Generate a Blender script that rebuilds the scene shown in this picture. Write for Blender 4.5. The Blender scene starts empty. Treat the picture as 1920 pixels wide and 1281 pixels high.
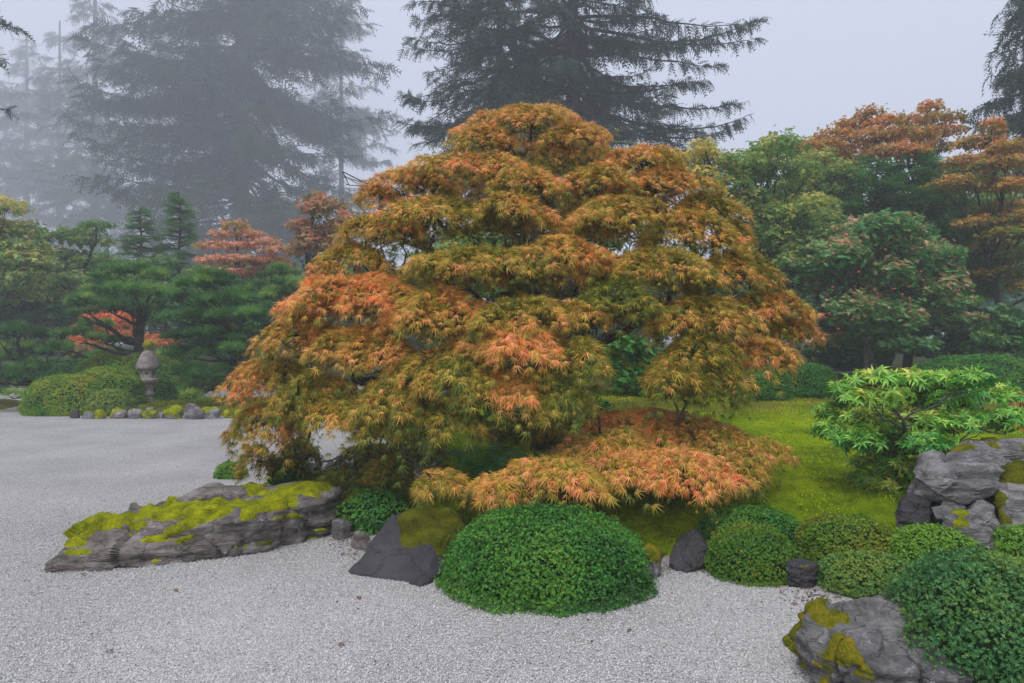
import bpy, bmesh, math
import numpy as np
from mathutils import Vector

# ------------------------------------------------------------------ camera, sky, sun, exposure
S = bpy.context.scene
COL = S.collection
CAM_Z, F = 1.7, 1280.0          # metres above the gravel, focal length in pixels of a 1920 px wide frame
cam_d = bpy.data.cameras.new('camera'); cam = bpy.data.objects.new('camera', cam_d); COL.objects.link(cam)
cam.location = (0, 0, CAM_Z); cam.rotation_euler = (math.radians(90), 0, 0)
cam_d.sensor_width = 36; cam_d.lens = 24; cam_d.clip_start = 0.05; cam_d.clip_end = 600
S.camera = cam

SUN_ELEV, SUN_ROT = math.radians(58), math.radians(200)
world = bpy.data.worlds.new('World'); S.world = world; world.use_nodes = True
wt = world.node_tree; wt.nodes.clear()
sky = wt.nodes.new('ShaderNodeTexSky'); sky.sky_type = 'NISHITA'; sky.sun_disc = False
sky.sun_elevation = SUN_ELEV; sky.sun_rotation = SUN_ROT; sky.air_density = 1.0; sky.dust_density = 4.0
hsv = wt.nodes.new('ShaderNodeHueSaturation'); hsv.inputs['Saturation'].default_value = 0.35
wt.links.new(sky.outputs[0], hsv.inputs['Color'])
mixw = wt.nodes.new('ShaderNodeMixRGB'); mixw.inputs[0].default_value = 0.72      # cloud layer over the clear sky
mixw.inputs[2].default_value = (7.6, 8.3, 10.2, 1)
wt.links.new(hsv.outputs[0], mixw.inputs[1])
bg = wt.nodes.new('ShaderNodeBackground'); bg.inputs['Strength'].default_value = 0.108
wt.links.new(mixw.outputs[0], bg.inputs[0])
wo = wt.nodes.new('ShaderNodeOutputWorld'); wt.links.new(bg.outputs[0], wo.inputs[0])

sd = bpy.data.lights.new('sun', 'SUN'); sd.energy = 1.5; sd.angle = math.radians(25); sd.color = (1, .97, .92)
sun = bpy.data.objects.new('sun', sd); COL.objects.link(sun)
sun.rotation_euler = (math.radians(90) - SUN_ELEV, 0, math.radians(180) - SUN_ROT)

vs = S.view_settings
vs.view_transform = 'Standard'; vs.look = 'None'; vs.gamma = 1; vs.use_curve_mapping = False
vs.exposure = 0.2
S.render.engine = 'CYCLES'
cy = S.cycles
cy.max_bounces = 6; cy.diffuse_bounces = 3; cy.glossy_bounces = 2; cy.transmission_bounces = 4
cy.volume_bounces = 1; cy.transparent_max_bounces = 4; cy.use_denoising = True

rng = np.random.default_rng(11)
U = lambda a, b, n=None: rng.uniform(a, b, n)

# ------------------------------------------------------------------ helpers
def W(px, py, d):
    """a point seen at pixel (px, py) of the 1920 x 1281 photograph, d metres away"""
    return np.array([(px - 960) / F * d, d, CAM_Z - (py - 640.5) / F * d])

def tag(o, label=None, cat=None, group=None, kind=None):
    if label: o['label'] = label
    if cat: o['category'] = cat
    if group: o['group'] = group
    if kind: o['kind'] = kind
    return o

def empty(name, loc, label, cat, group=None):
    o = bpy.data.objects.new(name, None); COL.objects.link(o); o.location = [float(v) for v in loc]
    o.empty_display_size = .2
    return tag(o, label, cat, group)

def link(name, me, mat, parent=None, kind=None):
    o = bpy.data.objects.new(name, me)
    if mat is not None and len(me.materials) == 0: me.materials.append(mat)
    COL.objects.link(o)
    if parent is not None:
        o.parent = parent; o.matrix_parent_inverse.identity()
        o.location = [-c for c in parent.location] if parent.parent is None else (0, 0, 0)
    if kind: o['kind'] = kind
    return o

def mesh(name, V, faces, attrs=None, smooth=False):
    """faces: list of int arrays (n, k); attrs: dict of per-vertex floats"""
    me = bpy.data.meshes.new(name)
    V = np.asarray(V, np.float32)
    me.vertices.add(len(V)); me.vertices.foreach_set('co', V.ravel())
    faces = [np.asarray(f, np.int32) for f in faces if len(f)]
    nl = sum(f.size for f in faces); nf = sum(len(f) for f in faces)
    me.loops.add(nl); me.loops.foreach_set('vertex_index', np.concatenate([f.ravel() for f in faces]))
    starts = []; s = 0
    for f in faces:
        starts.append(s + np.arange(len(f), dtype=np.int32) * f.shape[1]); s += f.size
    me.polygons.add(nf); me.polygons.foreach_set('loop_start', np.concatenate(starts).astype(np.int32))
    if smooth: me.polygons.foreach_set('use_smooth', np.ones(nf, bool))
    for k, a in (attrs or {}).items():
        me.attributes.new(k, 'FLOAT', 'POINT').data.foreach_set('value', np.asarray(a, np.float32))
    me.update(calc_edges=True)
    return me

def norm(v):
    return v / np.maximum(np.linalg.norm(v, axis=-1, keepdims=True), 1e-9)

def frame(y, z):
    y = norm(y); x = norm(np.cross(y, z)); z = np.cross(x, y)
    return np.stack([x, y, z], -1)

def rdir(n):
    return norm(rng.normal(size=(n, 3)))

def scatter(tpl, P, R, s, tint=None):
    """copies of a template (verts, faces) as arrays"""
    tv, tf = tpl; n, k = len(P), len(tv)
    s = np.asarray(s, float)
    L = tv[None] * (s[:, None, :] if s.ndim == 2 else s[:, None, None])
    V = np.einsum('nij,nkj->nki', R, L) + P[:, None]
    off = (np.arange(n) * k)[:, None, None]
    Fs = [(np.asarray(f)[None] + off).reshape(-1, np.asarray(f).shape[1]) for f in tf]
    t = np.repeat(np.zeros(n) if tint is None else tint, k)
    return V.reshape(-1, 3), Fs, t

def joined(parts):
    Vs, Fs, ts, o = [], [], [], 0
    for V, F_, t in parts:
        Vs.append(V); Fs += [f + o for f in F_]; ts.append(t); o += len(V)
    return np.concatenate(Vs), Fs, np.concatenate(ts)

def foliage(name, parts, mat, parent, kind='stuff'):
    V, Fs, t = joined(parts)
    return link(name, mesh(name, V, Fs, {'tint': t}), mat, parent, kind)

# value noise in numpy
def _h(i, j, k):
    n = (i * 374761393 + j * 668265263 + k * 2147483647 * 0 + k * 1274126177) & 0xFFFFFFFF
    n = ((n ^ (n >> 13)) * 1103515245) & 0xFFFFFFFF
    return ((n ^ (n >> 16)) & 0xFFFF) / 65535.0
def vnoise(p):
    p = np.asarray(p, float) + 1000.0
    i = np.floor(p).astype(np.int64); f = p - i; f = f * f * (3 - 2 * f)
    r = 0
    for a in (0, 1):
        for b in (0, 1):
            for c in (0, 1):
                w = (f[..., 0] if a else 1 - f[..., 0]) * (f[..., 1] if b else 1 - f[..., 1]) * (f[..., 2] if c else 1 - f[..., 2])
                r = r + w * _h(i[..., 0] + a, i[..., 1] + b, i[..., 2] + c)
    return r * 2 - 1
def fbm(p, o=4):
    r, a = 0, 1.0
    p = np.asarray(p, float)
    for k in range(o):
        r = r + a * vnoise(p * 2 ** k + 17.3 * k); a *= .5
    return r
def sstep(a, b, x):
    t = np.clip((x - a) / (b - a), 0, 1); return t * t * (3 - 2 * t)

def tubes(paths, sides=6):
    Vs, Fs, o = [], [], 0
    for pts, rad in paths:
        pts = np.asarray(pts, float); m = len(pts)
        T = norm(np.gradient(pts, axis=0))
        ref = np.tile([.13, .31, .94], (m, 1)) if abs(T[:, 2]).mean() < .85 else np.tile([.97, .2, .1], (m, 1))
        X = norm(np.cross(T, ref)); Y = np.cross(T, X)
        a = np.arange(sides) * 2 * math.pi / sides
        ring = pts[:, None] + (X[:, None] * np.cos(a)[None, :, None] + Y[:, None] * np.sin(a)[None, :, None]) * np.asarray(rad)[:, None, None]
        Vs.append(ring.reshape(-1, 3))
        i = np.arange(m - 1)[:, None] * sides + np.arange(sides)[None]
        j = np.arange(m - 1)[:, None] * sides + (np.arange(sides)[None] + 1) % sides
        Fs.append(np.stack([i, j, j + sides, i + sides], -1).reshape(-1, 4) + o)
        o += m * sides
    return np.concatenate(Vs), [np.concatenate(Fs)]

def wiggle(a, b, n=9, w=.08, sag=0., bow=None):
    a, b = np.asarray(a, float), np.asarray(b, float)
    t = np.linspace(0, 1, n)[:, None]
    L = np.linalg.norm(b - a)
    p = a + (b - a) * t
    q = rng.normal(size=(n, 3)) * w * L / math.sqrt(n); q[0] = 0
    q = np.cumsum(q, 0); q -= t * q[-1]
    p = p + q; p[:, 2] += sag * L * (4 * t[:, 0] * (1 - t[:, 0]))
    if bow is not None: p += np.asarray(bow) * (4 * t * (1 - t)) * L
    return p

# ------------------------------------------------------------------ materials
def nodes(name):
    m = bpy.data.materials.new(name); m.use_nodes = True; t = m.node_tree; t.nodes.clear()
    out = t.nodes.new('ShaderNodeOutputMaterial')
    return m, t, out
def N(t, kind, **kw):
    n = t.nodes.new('ShaderNode' + kind)
    for k, v in kw.items():
        if k in n.inputs: n.inputs[k].default_value = v
        else: setattr(n, k, v)
    return n
def ramp(t, stops, src=None, interp='LINEAR'):
    r = t.nodes.new('ShaderNodeValToRGB'); e = r.color_ramp.elements; r.color_ramp.interpolation = interp
    while len(e) < len(stops): e.new(.5)
    for el, (p, c) in zip(e, stops):
        el.position = p; el.color = (*c, 1) if len(c) == 3 else c
    if src is not None: t.links.new(src, r.inputs[0])
    return r
def mix(t, fac, a, b, mode='MIX'):
    m = t.nodes.new('ShaderNodeMixRGB'); m.blend_type = mode
    for i, v in ((0, fac), (1, a), (2, b)):
        if isinstance(v, (int, float)): m.inputs[i].default_value = v
        elif isinstance(v, tuple): m.inputs[i].default_value = (*v, 1)
        else: t.links.new(v, m.inputs[i])
    return m.outputs[0]
def fmath(t, op, a, b=None, c=None):
    m = t.nodes.new('ShaderNodeMath'); m.operation = op
    for i, v in enumerate((a, b, c)):
        if v is None: continue
        if isinstance(v, (int, float)): m.inputs[i].default_value = v
        else: t.links.new(v, m.inputs[i])
    return m.outputs[0]

def leaf_mat(name, stops, transl=.3, rough=.5, spec=.3, var=.45):
    m, t, out = nodes(name)
    at = N(t, 'Attribute', attribute_name='tint')
    geo = N(t, 'NewGeometry')
    rnd = geo.outputs['Random Per Island']
    f = fmath(t, 'ADD', at.outputs['Fac'], fmath(t, 'MULTIPLY', fmath(t, 'SUBTRACT', rnd, .5), .25))
    c = ramp(t, stops, f).outputs[0]
    v = fmath(t, 'ADD', 1 - var / 2, fmath(t, 'MULTIPLY', fmath(t, 'FRACT', fmath(t, 'MULTIPLY', rnd, 7.31)), var))
    hs = N(t, 'HueSaturation'); t.links.new(c, hs.inputs['Color']); t.links.new(v, hs.inputs['Value'])
    bs = N(t, 'BsdfPrincipled', Roughness=rough); bs.inputs['Specular IOR Level'].default_value = spec
    t.links.new(hs.outputs[0], bs.inputs['Base Color'])
    tr = N(t, 'BsdfTranslucent'); t.links.new(hs.outputs[0], tr.inputs['Color'])
    mx = N(t, 'MixShader'); mx.inputs[0].default_value = transl
    t.links.new(bs.outputs[0], mx.inputs[1]); t.links.new(tr.outputs[0], mx.inputs[2])
    t.links.new(mx.outputs[0], out.inputs[0])
    return m

def solid_mat(name, stops, scale=6., rough=.85, bump=.3, bscale=30., spec=.25, stretch=(1, 1, 1), lichen=None, moss=None):
    """mottled solid: stone, bark, soil"""
    m, t, out = nodes(name)
    tc = N(t, 'TexCoord'); mp = N(t, 'Mapping'); mp.inputs['Scale'].default_value = stretch
    t.links.new(tc.outputs['Object'], mp.inputs[0])
    n1 = N(t, 'TexNoise', Scale=scale, Detail=8., Roughness=.62); t.links.new(mp.outputs[0], n1.inputs['Vector'])
    c = ramp(t, stops, n1.outputs['Fac']).outputs[0]
    n2 = N(t, 'TexNoise', Scale=bscale, Detail=6., Roughness=.7); t.links.new(mp.outputs[0], n2.inputs['Vector'])
    c = mix(t, .5, c, ramp(t, [(.3, (.55, .55, .55)), (.7, (1.3, 1.3, 1.3))], n2.outputs['Fac']).outputs[0], 'MULTIPLY')
    crk = None
    if name.endswith('rock'):
        dv = N(t, 'TexNoise', Scale=5., Detail=4.); t.links.new(mp.outputs[0], dv.inputs['Vector'])
        wv = mix(t, .22, mp.outputs[0], dv.outputs['Color'])
        vc = N(t, 'TexVoronoi', Scale=4.5, feature='DISTANCE_TO_EDGE'); t.links.new(wv, vc.inputs['Vector'])
        crk = ramp(t, [(0, (0, 0, 0)), (.035, (1, 1, 1))], vc.outputs['Distance']).outputs[0]
        c = mix(t, .45, c, mix(t, crk, (.35, .33, .31), (1., 1., 1.)), 'MULTIPLY')
    if lichen:
        vo = N(t, 'TexNoise', Scale=lichen[0], Detail=5., Roughness=.7); t.links.new(tc.outputs['Object'], vo.inputs['Vector'])
        fc = ramp(t, [(lichen[1], (0, 0, 0)), (lichen[1] + .05, (1, 1, 1))], vo.outputs['Fac']).outputs[0]
        c = mix(t, fc, c, lichen[2])
    if moss:
        g = N(t, 'NewGeometry'); sx = N(t, 'SeparateXYZ'); t.links.new(g.outputs['Normal'], sx.inputs[0])
        n3 = N(t, 'TexNoise', Scale=moss[0], Detail=6.); t.links.new(tc.outputs['Object'], n3.inputs['Vector'])
        f = fmath(t, 'ADD', fmath(t, 'MULTIPLY', sx.outputs[2], moss[3]), n3.outputs['Fac'])
        fc = ramp(t, [(moss[1], (0, 0, 0)), (moss[1] + .1, (1, 1, 1))], f).outputs[0]
        c = mix(t, fc, c, moss[2])
    bs = N(t, 'BsdfPrincipled', Roughness=rough); bs.inputs['Specular IOR Level'].default_value = spec
    t.links.new(c, bs.inputs['Base Color'])
    ad = fmath(t, 'ADD', n2.outputs['Fac'], n1.outputs['Fac'])
    if crk is not None: ad = fmath(t, 'ADD', ad, fmath(t, 'MULTIPLY', crk, .35))
    bp = N(t, 'Bump', Strength=bump, Distance=.03); t.links.new(ad, bp.inputs['Height']); t.links.new(bp.outputs[0], bs.inputs['Normal'])
    t.links.new(bs.outputs[0], out.inputs[0])
    return m

M = {}
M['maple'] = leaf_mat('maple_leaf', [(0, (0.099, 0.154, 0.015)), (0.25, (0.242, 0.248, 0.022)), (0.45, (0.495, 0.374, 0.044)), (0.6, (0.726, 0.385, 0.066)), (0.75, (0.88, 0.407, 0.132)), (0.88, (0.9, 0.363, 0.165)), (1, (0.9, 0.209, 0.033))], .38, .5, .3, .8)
M['azalea'] = leaf_mat('azalea_leaf', [(0, (.025, .115, .02)), (.5, (.065, .25, .025)), (1, (.22, .40, .03))], .2, .42, .4)
M['azalea_gold'] = leaf_mat('azalea_gold_leaf', [(0, (.05, .17, .02)), (.5, (.15, .31, .025)), (.85, (.38, .36, .035)), (1, (.45, .16, .05))], 0.3, .5)
M['lime'] = leaf_mat('lime_azalea_leaf', [(0, (0.06, 0.204, 0.024)), (0.5, (0.18, 0.384, 0.03)), (0.85, (0.432, 0.504, 0.036)), (1, (0.504, 0.24, 0.048))], 0.35, .5)
M['holly'] = leaf_mat('holly_leaf', [(0, (0.034, 0.142, 0.047)), (0.5, (0.077, 0.24, 0.06)), (1, (0.291, 0.382, 0.041))], 0.25, .4, .45)
M['dark_leaf'] = leaf_mat('evergreen_leaf', [(0, (0.023, 0.088, 0.035)), (0.5, (0.039, 0.166, 0.049)), (1, (0.117, 0.312, 0.058))], 0.3, .4, .4)
M['pieris'] = leaf_mat('pieris_leaf', [(0, (0.037, 0.209, 0.067)), (0.45, (0.113, 0.418, 0.067)), (0.8, (0.38, 0.683, 0.095)), (1, (0.796, 0.759, 0.152))], 0.3, .35, .5)
M['pine'] = leaf_mat('pine_needle', [(0, (0.025, 0.086, 0.021)), (0.45, (0.101, 0.292, 0.053)), (1, (0.439, 0.559, 0.088))], 0.4, .5, .3)
M['fir'] = leaf_mat('fir_needle', [(0, (.015, .035, .022)), (.5, (.03, .065, .04)), (1, (.06, .105, .055))], .1, .6, .2)
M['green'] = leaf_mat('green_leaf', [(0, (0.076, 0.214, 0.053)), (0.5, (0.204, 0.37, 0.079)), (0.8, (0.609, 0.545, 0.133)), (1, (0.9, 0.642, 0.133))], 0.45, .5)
M['orange'] = leaf_mat('orange_leaf', [(0, (0.144, 0.245, 0.043)), (0.35, (0.402, 0.287, 0.043)), (0.65, (0.747, 0.287, 0.071)), (1, (0.891, 0.201, 0.086))], 0.4, .5)
M['pink'] = leaf_mat('pink_leaf', [(0, (.2, .24, .04)), (.35, (.5, .34, .08)), (.65, (.75, .34, .2)), (1, (.8, .32, .24))], .35, .5)
M['russet'] = leaf_mat('russet_leaf', [(0, (0.121, 0.207, 0.034)), (0.5, (0.38, 0.241, 0.086)), (0.8, (0.621, 0.241, 0.138)), (1, (0.862, 0.207, 0.086))], 0.4, .5)
M['dogwood'] = leaf_mat('dogwood_leaf', [(0, (0.062, 0.216, 0.067)), (0.45, (0.155, 0.379, 0.106)), (0.75, (0.829, 0.455, 0.266)), (1, (0.9, 0.556, 0.479))], 0.35, .5)
M['fern'] = leaf_mat('fern_leaf', [(0, (.04, .17, .05)), (.5, (.09, .32, .08)), (1, (.17, .42, .11))], .2, .45)
M['moss_tuft'] = leaf_mat('moss_tuft', [(0, (.06, .11, .008)), (.5, (.25, .36, .008)), (1, (.48, .56, .012))], .25, .8, .1)
M['bark'] = solid_mat('dark_bark', [(.3, (.012, .010, .009)), (.7, (.06, .05, .045))], 9, .9, .7, 40, .15, (1, 1, .25))
M['maple_bark'] = solid_mat('lichened_bark', [(.3, (.03, .024, .02)), (.65, (.16, .14, .12))], 8, .9, .6, 40, .15, (1, 1, 1), (14, .58, (.34, .34, .31)))
M['mossy_bark'] = solid_mat('mossy_bark', [(.3, (.08, .09, .012)), (.7, (.22, .21, .02))], 8, .95, .6, 40, .1)
M['fir_bark'] = solid_mat('fir_bark', [(.3, (.02, .016, .016)), (.7, (.07, .055, .052))], 5, .95, .8, 20, .1, (1, 1, .2))
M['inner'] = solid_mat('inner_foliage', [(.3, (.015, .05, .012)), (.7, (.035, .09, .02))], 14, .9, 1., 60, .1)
M['rock'] = solid_mat('grey_rock', [(.28, (.085, .078, .075)), (.5, (.21, .198, .195)), (.72, (.42, .395, .39))], 5, .8, 1., 34, .3, (1, 1, 2.6), (16, .6, (.36, .34, .35)))
M['brown_rock'] = solid_mat('brown_rock', [(.3, (.08, .066, .056)), (.52, (.25, .215, .19)), (.75, (.44, .40, .38))], 4, .85, 1., 30, .25, (1, 1, 3.5), (8, .6, (.42, .4, .4)))
M['dark_rock'] = solid_mat('dark_rock', [(.3, (.028, .026, .029)), (.7, (.075, .07, .076))], 4, .55, .7, 55, .45, (1, 1, 1), (34, .70, (.26, .25, .25)))
M['edge_rock'] = solid_mat('edge_rock', [(.3, (.09, .08, .085)), (.7, (.33, .31, .32))], 7, .9, .7, 30, .2, (1, 1, 1), (9, .6, (.42, .42, .40)), (5, .95, (.15, .18, .012), .5))
M['lantern'] = solid_mat('lantern_stone', [(.3, (.24, .2, .17)), (.7, (.52, .45, .39))], 9, .9, .6, 45, .2, (1, 1, 1), (14, .66, (.55, .55, .5)))
M['lantern_roof'] = solid_mat('lantern_roof_stone', [(.3, (.17, .14, .13)), (.7, (.38, .32, .30))], 9, .9, .6, 45, .2, (1, 1, 1), (14, .68, (.5, .5, .46)), (7, 1.18, (.2, .2, .012), .75))
M['lantern_moss'] = solid_mat('lantern_moss', [(.3, (.24, .18, .02)), (.65, (.36, .38, .015))], 12, 1, .9, 60, .05)

def moss_mat(name, c0, c1, c2, scale=3., litter=None):
    m, t, out = nodes(name)
    tc = N(t, 'TexCoord')
    n1 = N(t, 'TexNoise', Scale=scale, Detail=5., Roughness=.65); t.links.new(tc.outputs['Object'], n1.inputs['Vector'])
    n2 = N(t, 'TexNoise', Scale=70., Detail=4., Roughness=.7); t.links.new(tc.outputs['Object'], n2.inputs['Vector'])
    n3 = N(t, 'TexNoise', Scale=13., Detail=4., Roughness=.6); t.links.new(tc.outputs['Object'], n3.inputs['Vector'])
    f = fmath(t, 'ADD', fmath(t, 'MULTIPLY', n1.outputs['Fac'], .7), fmath(t, 'MULTIPLY', n3.outputs['Fac'], .3))
    c = ramp(t, [(.33, c0), (.5, c1), (.68, c2)], f).outputs[0]
    if litter:                                                  # brown needle litter over the far part of the lawn
        sx = N(t, 'SeparateXYZ'); t.links.new(tc.outputs['Object'], sx.inputs[0])
        lf = fmath(t, 'ADD', fmath(t, 'MULTIPLY', fmath(t, 'SUBTRACT', sx.outputs[1], litter[0]), .5), fmath(t, 'MULTIPLY', fmath(t, 'SUBTRACT', n1.outputs['Fac'], .5), 3.))
        c = mix(t, ramp(t, [(.2, (0, 0, 0)), (.8, (.85, .85, .85))], lf).outputs[0], c, litter[1])
    c = mix(t, .7, c, ramp(t, [(.3, (.45, .5, .45)), (.65, (1.35, 1.3, 1.3))], n2.outputs['Fac']).outputs[0], 'MULTIPLY')
    bs = N(t, 'BsdfPrincipled', Roughness=1.); bs.inputs['Specular IOR Level'].default_value = .05
    t.links.new(c, bs.inputs['Base Color'])
    h = fmath(t, 'ADD', n2.outputs['Fac'], fmath(t, 'MULTIPLY', n3.outputs['Fac'], 2.))
    bp = N(t, 'Bump', Strength=.9, Distance=.03); t.links.new(h, bp.inputs['Height']); t.links.new(bp.outputs[0], bs.inputs['Normal'])
    t.links.new(bs.outputs[0], out.inputs[0]); return m
M['lawn'] = moss_mat('moss_lawn', (.06, .085, .008), (.2, .31, .006), (.40, .50, .008), 1.5, (11.0, (.16, .12, .03)))
M['moss'] = moss_mat('rock_moss', (.12, .13, .006), (.30, .33, .006), (.52, .50, .01), 9.)
M['dull_moss'] = moss_mat('dull_moss', (.05, .045, .006), (.11, .12, .008), (.2, .2, .012), 5.)
M['rust_moss'] = moss_mat('rust_moss', (.10, .12, .008), (.2, .2, .012), (.36, .24, .02), 14.)
M['soil'] = solid_mat('forest_floor', [(.3, (.025, .025, .012)), (.55, (.06, .07, .02)), (.75, (.11, .13, .02))], .8, 1, .8, 9, .05)

def gravel_mat():
    m, t, out = nodes('gravel')
    tc = N(t, 'TexCoord')
    vo = N(t, 'TexVoronoi', Scale=115.); t.links.new(tc.outputs['Object'], vo.inputs['Vector'])
    sp = N(t, 'SeparateColor'); t.links.new(vo.outputs['Color'], sp.inputs[0])
    c = ramp(t, [(0, (.26, .255, .25)), (.2, (.5, .485, .47)), (.6, (.62, .60, .585)), (1, (.76, .735, .715))], sp.outputs[0]).outputs[0]
    d = ramp(t, [(.3, (1, 1, 1)), (.7, (.66, .65, .65))], vo.outputs['Distance']).outputs[0]
    c = mix(t, .8, c, d, 'MULTIPLY')
    n1 = N(t, 'TexNoise', Scale=.9, Detail=4.); t.links.new(tc.outputs['Object'], n1.inputs['Vector'])
    c = mix(t, 1., c, ramp(t, [(.3, (.80, .80, .80)), (.7, (1.02, 1.01, 1.02))], n1.outputs['Fac']).outputs[0], 'MULTIPLY')
    bs = N(t, 'BsdfPrincipled', Roughness=.9); bs.inputs['Specular IOR Level'].default_value = .15
    t.links.new(c, bs.inputs['Base Color'])
    h = fmath(t, 'SUBTRACT', fmath(t, 'MULTIPLY', sp.outputs[1], .6), vo.outputs['Distance'])
    bp = N(t, 'Bump', Strength=.8, Distance=.012); t.links.new(h, bp.inputs['Height']); t.links.new(bp.outputs[0], bs.inputs['Normal'])
    t.links.new(bs.outputs[0], out.inputs[0]); return m
M['gravel'] = gravel_mat()
def stone_mat():
    m, t, out = nodes('gravel_stone')
    at = N(t, 'Attribute', attribute_name='shade', attribute_type='INSTANCER')
    c = ramp(t, [(0, (.22, .215, .21)), (.12, (.46, .445, .43)), (.6, (.56, .54, .527)), (1, (.70, .68, .66))], at.outputs['Fac']).outputs[0]
    bs = N(t, 'BsdfPrincipled', Roughness=.85); bs.inputs['Specular IOR Level'].default_value = .2
    t.links.new(c, bs.inputs['Base Color']); t.links.new(bs.outputs[0], out.inputs[0]); return m
M['stone'] = stone_mat()

# ------------------------------------------------------------------ leaf templates: +Y runs to the tip, +Z is the upper side
def t_leaf(w=.28, bend=-.15, fold=.08):
    v = np.array([[0, 0, 0], [w, .42, fold], [0, 1, bend], [-w, .42, fold]], float)
    return v, [np.array([[0, 1, 2], [0, 2, 3]])]
def t_merge(ts):
    V, Fs, o = [], [], 0
    for v, f in ts:
        V.append(v); Fs += [np.asarray(x) + o for x in f]; o += len(v)
    k = {}
    for f in Fs: k.setdefault(f.shape[1], []).append(f)
    return np.concatenate(V), [np.concatenate(x) for x in k.values()]
def t_xf(t, yaw=0, pitch=0, s=1, off=(0, 0, 0)):
    v = t[0] * s
    c, q = math.cos(pitch), math.sin(pitch); v = v @ np.array([[1, 0, 0], [0, c, -q], [0, q, c]]).T
    c, q = math.cos(yaw), math.sin(yaw); v = v @ np.array([[c, -q, 0], [q, c, 0], [0, 0, 1]]).T
    return v + np.array(off), t[1]
def t_rosette(n=5, pitch=.6, w=.3, bend=-.2, extra=0):
    r = np.random.default_rng(n + extra)
    return t_merge([t_xf(t_leaf(w, bend), 6.2832 * i / n + r.uniform(-.3, .3), pitch + r.uniform(-.25, .25), r.uniform(.75, 1.1)) for i in range(n)])
def t_lace(seed=0):
    r = np.random.default_rng(seed); V, Fc = [], []
    for i, (a, l) in enumerate(((-1.4, .5), (-.9, .75), (-.42, .95), (0, 1.05), (.42, .95), (.9, .75), (1.4, .5))):
        l *= r.uniform(.85, 1.15); a += r.uniform(-.12, .12); w = .058 * r.uniform(.8, 1.2)
        d = np.array([math.sin(a), math.cos(a), 0]); e = np.array([d[1], -d[0], 0]); up = np.array([0, 0, .03 * (i % 2)])
        V += [d * .1 * l - e * w + up, d * .1 * l + e * w + up, d * l - np.array([0, 0, .3 * l])]; Fc.append([3 * i, 3 * i + 1, 3 * i + 2])
    return np.array(V), [np.array(Fc)]
def t_tuft(n=11, seed=0, spread=1.0):
    r = np.random.default_rng(seed); V, Fc = [], []
    for i in range(n):
        a = 6.2832 * i / n + r.uniform(-.3, .3); e = r.uniform(.15, 1.25)
        d = np.array([math.cos(a) * math.cos(e) * spread, math.sin(a) * math.cos(e) * spread, math.sin(e)]) * r.uniform(.75, 1.1)
        s = np.cross(d, [0, 0, 1.]); s = s / np.linalg.norm(s) * .05
        V += [-s, s, d]; Fc.append([3 * i, 3 * i + 1, 3 * i + 2])
    V = np.array(V)
    return V, [np.array(Fc)]
def t_frond(n=7, seed=0, droop=.35):
    """flat conifer spray: side twigs left and right of an axis along +Y"""
    r = np.random.default_rng(seed); V, Fc = [], []
    for i in range(n):
        y = (i + .3) / n; L = .42 * (1 - .55 * y) * r.uniform(.7, 1.2)
        for s in (-1, 1):
            z0 = -droop * y * y; k = len(V)
            V += [[0, y - .06, z0], [0, y + .06, z0], [s * L, y + L * .75, z0 - .25 * L]]
            Fc.append([k, k + 1, k + 2])
    k = len(V); V += [[-.03, 0, 0], [.03, 0, 0], [0, 1.12, -droop * 1.2]]; Fc.append([k, k + 1, k + 2])
    return np.array(V, float), [np.array(Fc)]
def t_ros_small(n=5, pitch=.55):
    r = np.random.default_rng(5); V, Fc = [], []
    for i in range(n):
        a = 6.2832 * i / n + r.uniform(-.4, .4); p = pitch + r.uniform(-.35, .3); l = r.uniform(.75, 1.15)
        d = np.array([math.cos(a) * math.cos(p), math.sin(a) * math.cos(p), math.sin(p)]); e = np.array([-math.sin(a), math.cos(a), 0]) * .3
        V += [d * .15 * l - e, d * .15 * l + e, d * l]; Fc.append([3 * i, 3 * i + 1, 3 * i + 2])
    return np.array(V), [np.array(Fc)]
T = dict(ros_small=t_ros_small(), leaf=t_leaf(), ros5=t_rosette(5), ros6=t_rosette(6, .35, .22, -.1), whorl=t_rosette(8, .15, .14, -.3),
         lace=t_lace(1), lace2=t_lace(2), lace3=t_lace(3), tuft=t_tuft(), tuft2=t_tuft(12, 3, 1.2), frond=t_frond(5, 4, .4), hang=t_frond(6, 2, .9),
         sprig=t_merge([t_xf(t_leaf(.3), a, p, s) for a, p, s in ((0, .1, 1), (1.2, -.1, .85), (-1.2, 0, .9))]),
         fan=t_merge([t_xf(t_leaf(.16), a, 0, s) for a, s in ((0, 1), (.6, .9), (-.6, .9), (1.25, .65), (-1.25, .65))]),
         spike=(np.array([[-.18, 0, 0], [.18, 0, 0], [0, .1, 1.]]), [np.array([[0, 1, 2]])]))

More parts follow.
